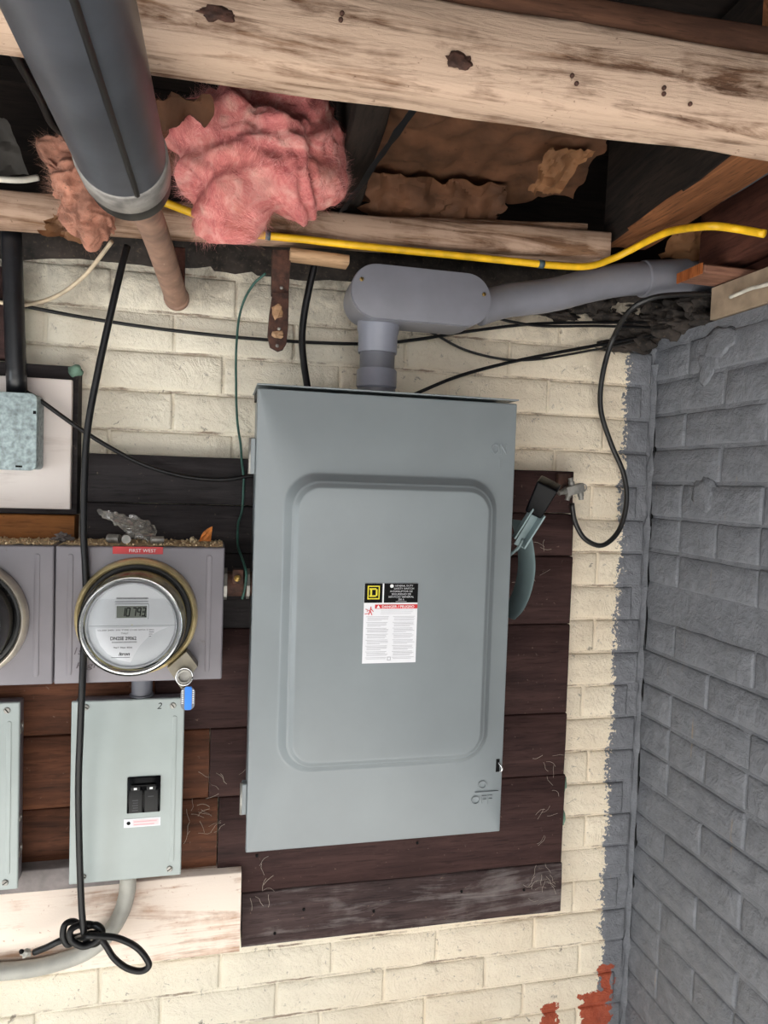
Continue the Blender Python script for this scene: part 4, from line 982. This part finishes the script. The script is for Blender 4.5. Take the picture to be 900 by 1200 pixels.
# nipple and ground clamp between meter box and switch
nt_ = thing('conduit_nipple', (.033, -.09, 1.43), 'rusty conduit nipple joining the meter box and the big enclosure', 'pipe')
nz = (0.0378, -0.1000, 1.4209)[2]
link_mesh('pipe', lathe([(.021, 0), (.021, .046)], (.0128, -.10, nz), (1, 0, 0), 28), 'rust', nt_, 60)
link_mesh('locknut', lathe([(.027, 0), (.027, .005)], (.0130, -.10, nz), (1, 0, 0), 8), 'steel', nt_)
link_mesh('locknut', lathe([(.026, 0), (.026, .005)], (.0500, -.10, nz), (1, 0, 0), 8), 'steel', nt_)
gc = thing('ground_clamp', (.033, -.125, nz+.01), 'small dirty ground clamp with a brass bolt on the rusty nipple', 'clamp')
link_mesh('jaw', box(.026, .044, -.132, -.1215, nz+.004, nz+.028, .003, 2), 'rust', gc, 50)
link_mesh('bolt', lathe([(.0055, 0), (.0055, .004), (.002, .006)], (.034, -.132, nz+.014), (0, -1, 0), 8), 'brass', gc)

# ------------------------------------------------------------------ breaker boxes
def breaker_box(x0, x1, z0, z1, label, right):
    t = thing('breaker_box', ((x0+x1)/2, -.06, z0), label, 'breaker box', 'breaker boxes below the meters')
    link_mesh('case', box(x0+.003, x1-.003, -.091, -.0595 if not right else -.0595, z0+.003, z1-.003, .002, 1), 'meter_box', t, 60)
    cvr = link_mesh('cover', box(x0, x1, -.098, -.0915, z0, z1, .0025, 2), 'breaker_box', t, 60)
    rx = (x1-.0155, ) 
    for xr in rx: link_mesh('rib', prism(rrect(xr-.0035, xr+.0035, z0+.025, z1-.03, .003, 4), -.0994, -.0978, None, .0008), 'breaker_box', cvr, 50)
    for (sx_, sz_, a) in ((x0+.022, z1-.010, .4), (x1-.0185, z1-.0125, .9), (x1-.0185, z0+.0125, -.6), (x0+.022, z0+.012, .2)):
        s_ = link_mesh('screw', screw_bm(sx_, -.098, sz_, .0052), 'steel', t, 50); link_mesh('slot', slot_bm(sx_, -.1004, sz_, .005, a), 'black_ink', s_)
    return t
bx0, bx1 = (-0.2233, -0.0980, 1.0772)[0], (-0.0466, -0.0980, 1.0651)[0]; bz1 = (-0.1365, -0.0980, 1.2286)[2]; bz0 = (-0.1313, -0.0980, 0.9247)[2]
b1 = breaker_box(bx0, bx1, bz0, bz1, 'pale grey breaker box with a black double breaker below the round meter', True)
lxr = (-0.2997, -0.0980, 1.0825)[0]
b2 = breaker_box(lxr-.16, lxr, (-0.3006, -0.0980, 0.9258)[2], (-0.3013, -0.0980, 1.2307)[2], 'pale grey breaker box cut off by the left edge with knockouts in its side', False)
for (pz_, r_) in (((-0.3002, -0.0750, 1.1826)[2], .010), ((-0.2986, -0.0750, 1.0324)[2], .006), ((-0.2980, -0.0750, 0.9796)[2], .011)):
    link_mesh('knockout', lathe([(r_*.55, 0), (r_*.6, .0012), (r_*.75, .0012), (r_*.8, .0003), (r_, .0014), (r_*1.08, 0)], (lxr-.0031, -.0755, pz_), (1, 0, 0), 24, None, False, False), 'steel', b2, 40)
kx0, kx1 = (-0.1350, -0.0990, 1.0716)[0], (-0.0823, -0.0990, 1.0680)[0]; kz1, kz0 = (-0.1100, -0.0990, 1.0987)[2], (-0.1089, -0.0990, 1.0380)[2]; kc = (kx0+kx1)/2
bk1 = link_mesh('double_breaker', box(kx0, kx1, -.1010, -.094, kz0, kz1, .001, 1), 'grip', b1, 60)
for s in (-1, 1):
    xc = kc+s*(kx1-kx0)*.235
    link_mesh('breaker_body', box(xc-.0105, xc+.0105, -.1045, -.0998, kz0+.002, kz1-.021, .0012, 2), 'rubber', bk1, 50)
    link_mesh('toggle', box(xc-.0075, xc+.0075, -.110, -.100, kz1-.019, kz1-.012, .0014, 2), 'rubber', bk1, 50)
    link_mesh('white_mark', box(xc-.0024, xc+.0024, -.1104, -.1098, kz1-.0172, kz1-.0138), 'white_ink', bk1)
link_mesh('handle_tie', box(kc-.020, kc+.020, -.1098, -.106, kz1-.0125, kz1-.0090, .0008, 1), 'grip', bk1)
q = bmesh.new()
for k in range(5): box(kc-.0175+.001*(k % 2), kc-.0085, -.1048, -.1044, kz0+.006+k*.0042, kz0+.0072+k*.0042, 0, 1, q)
box(kc+.007, kc+.016, -.1048, -.1044, kz0+.0285, kz0+.0295, 0, 1, q)
link_mesh('breaker_print', q, simple('dim_print', (66, 66, 70), .5), bk1)
sx0, sx1 = (-0.1395, -0.0990, 1.0215)[0], (-0.0813, -0.0990, 1.0170)[0]; sz = (-0.1113, -0.0990, 1.0208)[2]
st = link_mesh('sticker', box(sx0, sx1, -.0986, -.0978, sz-.0072, sz+.0072), 'paper', b1)
bmesh_tmp = patch and box(sx0+.014, sx1-.003, -.0989, -.0985, sz-.0050, sz+.0050)
link_mesh('pink_field', bmesh_tmp, simple('pale_pink', (226, 206, 208), .5, var=.02), st)
q = bmesh.new()
for k in range(2): box(sx0+.016, sx1-.006-.004*k, -.0992, -.0988, sz+.0012-k*.0050, sz+.0026-k*.0050, 0, 1, q)
link_mesh('sticker_print', q, 'pink_ink', st)
link_mesh('flame_symbol', lathe([(.0032, 0), (.0028, .0004), (.0001, .0004)], (sx0+.0075, -.0986, sz), (0, -1, 0), 10), 'black_ink', st)
link_mesh('handwritten_number', text_bm('2', (-0.0866, -0.0980, 1.2166)[0], (-0.0866, -0.0980, 1.2166)[2], -.0981, .0105, shear=.25, thick=.0003), 'black_ink', b1)
npx = (-0.1171, -0.0800, 1.2396)[0]
tag(link_mesh('short_conduit', lathe([(.020, 0), (.020, .002), (.017, .003), (.017, 1.2715-bz1-.004), (.020, 1.2715-bz1-.003), (.020, 1.2715-bz1)], (npx, -.075, bz1+.0002), (0, 0, 1), 28), 'pvc_dark', None, 40), 'short grey conduit between the round-meter box and the breaker box below it', 'conduit')

# ------------------------------------------------------------------ galvanised box with its conduit, far left
gx = thing('junction_box', (-.4, -.08, 1.6), 'galvanised steel junction box on the white board at the left edge', 'junction box')
gx1 = (-0.2797, -0.1000, 1.6623)[0]; gz1 = (-0.3085, -0.1000, 1.7206)[2]; gz0 = (-0.3072, -0.1000, 1.5997)[2]
link_mesh('case', box(gx1-.105, gx1+.0005, -.0975, -.0505, gz0+.002, gz1-.001, .008, 3), 'galv', gx, 60)
link_mesh('cover', prism(rrect(gx1-.106, gx1, gz0, gz1, .010, 6), -.1005, -.098, None, .0008), 'galv', gx, 50)
link_mesh('cover_notch', box(gx1-.030, gx1-.020, -.1010, -.1002, gz0+.0045, gz0+.0075, .0005, 1), 'black_ink', gx)
link_mesh('cover_notch', box(gx1-.0055, gx1-.001, -.1010, -.1002, gz1-.032, gz1-.027, .0005, 1), 'black_ink', gx)
bp = thing('black_conduit', (-.34, -.075, gz1), 'glossy black vertical conduit dropping into the galvanised box', 'conduit')
link_mesh('pipe', tube([(-0.3271, -0.0720, 1.9873), (-0.3217, -0.0740, 1.8703), ((-0.3149, -0.0750, 1.7257)[0], -.075, gz1+.0005)], .0152, 20, 4), 'black_pipe', bp, True)

# ------------------------------------------------------------------ cables
yc = thing('yellow_cable', (.3, -.15, 1.98), 'yellow electrical cable strung along the ledger board and up to the right', 'cable')
YP = [(-0.0930, -0.1650, 2.0154), (-0.0603, -0.1650, 2.0065), (-0.0169, -0.1580, 1.9972), (0.0252, -0.1530, 1.9865), (0.1305, -0.1530, 1.9860), (0.2434, -0.1520, 1.9861), (0.3613, -0.1520, 1.9873), (0.4856, -0.1500, 1.9892), (0.5659, -0.1500, 1.9900), (0.6317, -0.1500, 1.9952), (0.6750, -0.1550, 2.0116), (0.6952, -0.1680, 2.0218), (0.7060, -0.1900, 2.0279), (0.7156, -0.2250, 2.0323), (0.7237, -0.2600, 2.0316), (0.7250, -0.3441, 2.0102), (0.7650, -0.3551, 2.0072), (0.7850, -0.3933, 1.9891)]
yt = bmesh.new(); yt = tube(YP, .0062, 10, 6, yt)
link_mesh('sheath', yt, 'wire_yellow', yc, True)
for a, b in (((0.0639, -0.1525, 1.9863), (0.0719, -0.1525, 1.9861)), ((0.5349, -0.1505, 1.9894), (0.5446, -0.1505, 1.9893))):
    link_mesh('tape_band', tube([a, b], .0074, 10, 1), 'tie', yc, True)
hc = [(-0.1422, -0.1650, 1.9436), (-0.1495, -0.1700, 1.9071), (-0.1615, -0.1720, 1.8460), (-0.1788, -0.1680, 1.7590), (-0.1944, -0.1600, 1.6692), (-0.1985, -0.1580, 1.5915), (-0.1984, -0.1580, 1.5068), (-0.1954, -0.1575, 1.4583), (-0.1936, -0.1565, 1.4082), (-0.1954, -0.1565, 1.3619), (-0.1960, -0.1565, 1.3221), (-0.1969, -0.1580, 1.2761), (-0.2002, -0.1500, 1.1933), (-0.2033, -0.1400, 1.1081), (-0.2024, -0.1300, 1.0068), (-0.1995, -0.1250, 0.9200), (-0.1968, -0.1220, 0.8756), (-0.1918, -0.1180, 0.8398),
      (-0.1793, -0.1050, 0.8255), (-0.1710, -0.1000, 0.8358), (-0.1799, -0.1040, 0.8552), (-0.1990, -0.1160, 0.8678), (-0.2138, -0.1260, 0.8660), (-0.2120, -0.1280, 0.8502), (-0.1942, -0.1260, 0.8369), (-0.1753, -0.1240, 0.8418), (-0.1670, -0.1200, 0.8539), (-0.1774, -0.1120, 0.8614), (-0.1983, -0.1040, 0.8559), (-0.2137, -0.1060, 0.8675), (-0.2255, -0.1120, 0.8669), (-0.2274, -0.1140, 0.8485), (-0.2199, -0.1120, 0.8335), (-0.2081, -0.1060, 0.8368), (-0.1858, -0.1320, 0.8567), (-0.1657, -0.1280, 0.8518), (-0.1405, -0.1200, 0.8394), (-0.1141, -0.1150, 0.8185), (-0.0977, -0.1130, 0.7948), (-0.0948, -0.1120, 0.7806), (-0.1082, -0.1120, 0.7750), (-0.1299, -0.1120, 0.7836), (-0.1502, -0.1120, 0.8035), (-0.1651, -0.1120, 0.8299), (-0.1815, -0.1100, 0.8463), (-0.2096, -0.0980, 0.8361), (-0.2326, -0.1000, 0.8343), (-0.2553, -0.0960, 0.8229), (-0.2758, -0.0900, 0.8128)]
hk = thing('hanging_cable', (-.2, -.13, .75), 'black cable hanging down past the meter box and knotted at its end', 'cable')
link_mesh('sheath', tube(hc, .0052, 10, 6), 'wire_black', hk, True)
link_mesh('bare_end', lump_bm((-0.2891, -0.0880, 0.8116), (.008, .005, .006), .7, 3, 3), 'wire_grey', hk, True)
link_mesh('dark_core', lump_bm((-0.2941, -0.0940, 0.8191), (.004, .003, .004), .2, 3, 2), 'black_ink', hk, True)
cable('grey_service_cable', [(-0.1339, -0.0750, 0.9209), (-0.1349, -0.0740, 0.8907), (-0.1441, -0.0720, 0.8533), (-0.1657, -0.0700, 0.8173), (-0.2007, -0.0690, 0.7896), (-0.2541, -0.0680, 0.7748), (-0.3065, -0.0680, 0.7712), (-0.4083, -0.0680, 0.7771)], .0135, 'wire_grey', 'thick pale grey cable curving from the breaker box across the cream plank', n=16)
cable('wall_wire', [(-0.4021, -0.0350, 1.8820), (-0.3523, -0.0340, 1.8745), (-0.3016, -0.0320, 1.8670), (-0.2125, -0.0120, 1.8607), (-0.0869, -0.0120, 1.8521), (0.0749, -0.0120, 1.8484), (0.2461, -0.0130, 1.8537), (0.3434, -0.0140, 1.8673), (0.4523, -0.0140, 1.8919), (0.5836, -0.0130, 1.9175), (0.7307, -0.0120, 1.9332), (0.9046, -0.0120, 1.9459), (0.9957, -0.0120, 1.9428)], .0030, 'wire_black', 'long thin black wire crossing the cream bricks from the left edge', group='thin wires along the top of the wall', n=6)
cable('wall_wire', [(0.5014, -0.0180, 1.9259), (0.5368, -0.0180, 1.9191), (0.6084, -0.0180, 1.9152), (0.7288, -0.0160, 1.9254), (0.8643, -0.0140, 1.9335), (0.9841, -0.0140, 1.9397)], .0026, 'wire_black', 'second thin black wire emerging from under the conduit bend', group='thin wires along the top of the wall', n=6)
cable('wall_wire', [(0.3545, -0.0120, 1.8972), (0.3937, -0.0120, 1.8828), (0.4537, -0.0140, 1.8580), (0.5328, -0.0140, 1.8459), (0.6047, -0.0130, 1.8512), (0.6963, -0.0120, 1.8714), (0.7994, -0.0120, 1.8978), (0.8861, -0.0120, 1.9218)], .0024, 'wire_coax', 'sagging thin wire crossing under the others right of the conduit body', group='thin wires along the top of the wall', n=6)
cable('wall_wire', [(0.3304, -0.0160, 1.7532), (0.3713, -0.0160, 1.7748), (0.4467, -0.0150, 1.8088), (0.5507, -0.0140, 1.8422), (0.6587, -0.0130, 1.8701), (0.7700, -0.0130, 1.8971), (0.8748, -0.0140, 1.9222), (0.9840, -0.0140, 1.9415)], .0034, 'wire_black', 'black wire rising from behind the enclosure top toward the corner', group='thin wires along the top of the wall', n=6)
cable('coax_cable', [(0.8827, -0.1550, 1.9675), (0.8200, -0.1550, 1.9617), (0.7622, -0.1500, 1.9515), (0.7352, -0.1200, 1.9329), (0.7412, -0.0550, 1.8921), (0.7313, -0.0400, 1.8242), (0.7356, -0.0320, 1.7583), (0.7640, -0.0280, 1.6922), (0.7970, -0.0260, 1.6318), (0.8047, -0.0280, 1.5734), (0.7891, -0.0300, 1.5179), (0.7520, -0.0340, 1.4884), (0.7116, -0.0380, 1.5002), (0.6855, -0.0420, 1.5339), (0.6732, -0.0480, 1.5708)], .0050, 'wire_coax', 'black coaxial cable looping down the wall to the small splitter', n=10)
cable('green_ground_wire', [(0.0709, -0.0800, 1.9473), (0.0495, -0.0600, 1.9290), (0.0339, -0.0300, 1.9013), (0.0264, -0.0220, 1.8548), (0.0252, -0.0240, 1.7796), (0.0299, -0.0300, 1.7043), (0.0386, -0.0380, 1.6368), (0.0442, -0.0420, 1.5845), (0.0408, -0.0440, 1.5424), (0.0353, -0.0500, 1.5171), (0.0355, -0.0750, 1.4821), (0.0419, -0.1150, 1.4631), (0.0471, -0.1370, 1.4460), (0.0464, -0.1370, 1.4179), (0.0430, -0.1300, 1.3998)], .0022, 'wire_green', 'thin green ground wire running down to the clamp left of the enclosure', n=6, wob=.002)
cable('black_service_cable', [(0.1531, -0.0900, 1.9727), (0.1459, -0.0850, 1.9389), (0.1383, -0.0750, 1.8898), (0.1357, -0.0700, 1.8468), (0.1399, -0.0700, 1.8030), (0.1464, -0.0750, 1.7629), (0.1492, -0.0800, 1.7478)], .0062, 'wire_black', 'thick black cable dropping behind the top of the big enclosure', n=10)
cable('black_lead', [(-0.3000, -0.0850, 1.7241), (-0.2797, -0.0750, 1.7116), (-0.2279, -0.0620, 1.6742), (-0.1766, -0.0480, 1.6421), (-0.1220, -0.0440, 1.6156), (-0.0587, -0.0440, 1.5989), (0.0059, -0.0430, 1.5952), (0.0645, -0.0400, 1.6062), (0.1093, -0.0380, 1.6199)], .0036, 'wire_black', 'black lead sagging from the galvanised box across to the enclosure', n=8)
cable('beige_cable', [(-0.1698, -0.1250, 1.9597), (-0.1895, -0.1000, 1.9428), (-0.2171, -0.0700, 1.9190), (-0.2527, -0.0500, 1.8934), (-0.2858, -0.0450, 1.8764), (-0.3243, -0.0440, 1.8664), (-0.3495, -0.0440, 1.8696), (-0.3993, -0.0440, 1.8840)], .0034, 'wire_beige', 'beige cable curving from under the ledger board to the left edge', n=8)
cable('white_cable', [(-0.3673, -0.1500, 2.0233), (-0.3221, -0.1500, 2.0254), (-0.2939, -0.1480, 2.0285), (-0.2726, -0.1400, 2.0382)], .0048, 'wire_white', 'short white cable lying on the ledger board at the far left', n=8)
cable('white_cable', [(0.8660, -0.2245, 1.9444), (0.8640, -0.2479, 1.9443), (0.8620, -0.2784, 1.9450), (0.8620, -0.3091, 1.9427), (0.8620, -0.3693, 1.9428)], .0036, 'wire_white', 'white cable tucked under the red-brown timber at upper right', n=8)

# coax splitter
cs = thing('coax_splitter', (.70, -.05, 1.57), 'small metal coax splitter on the upper right corner of the plank board', 'splitter')
sa, sb_ = Vector((0.6539, -0.0550, 1.5920)), Vector((0.6933, -0.0550, 1.6048)); 
blk = box(-.0185, .0185, -.008, .008, -.009, .009, .002, 2); bmesh.ops.rotate(blk, verts=blk.verts, cent=(0, 0, 0), matrix=Matrix.Rotation(-.28, 3, 'Y')); mid = (sa+sb_)/2
bmesh.ops.translate(blk, verts=blk.verts, vec=mid); link_mesh('body', blk, 'steel', cs, 50)
def port(c, d, L_=.014): return lathe([(.0062, 0), (.0062, L_*.5), (.0048, L_*.52), (.0048, L_)], c, d, 12)
link_mesh('port', port(mid+Vector((-.011, 0, -.008)), (-.25, 0, -1)), 'steel', cs, 50)
link_mesh('port', port(mid+Vector((.013, 0, -.006)), (.2, 0, -1)), 'steel', cs, 50)
link_mesh('port', port(mid+Vector((-.006, 0, .008)), (-.25, 0, 1)), 'steel', cs, 50)
link_mesh('port', port(mid+Vector((-.017, -.001, -.003)), (-1, -.1, -.3), .018), 'steel', cs, 50)
link_mesh('mounting_loop', tube(circ(mid+Vector((.019, 0, .004)), .007, 14), .0011, 6, 1), 'steel', cs, True)
link_mesh('mounting_block', box(mid.x-.030, mid.x-.003, -.046, -.0335, mid.z-.008, mid.z+.03, .003, 2), 'rust', cs, 50)
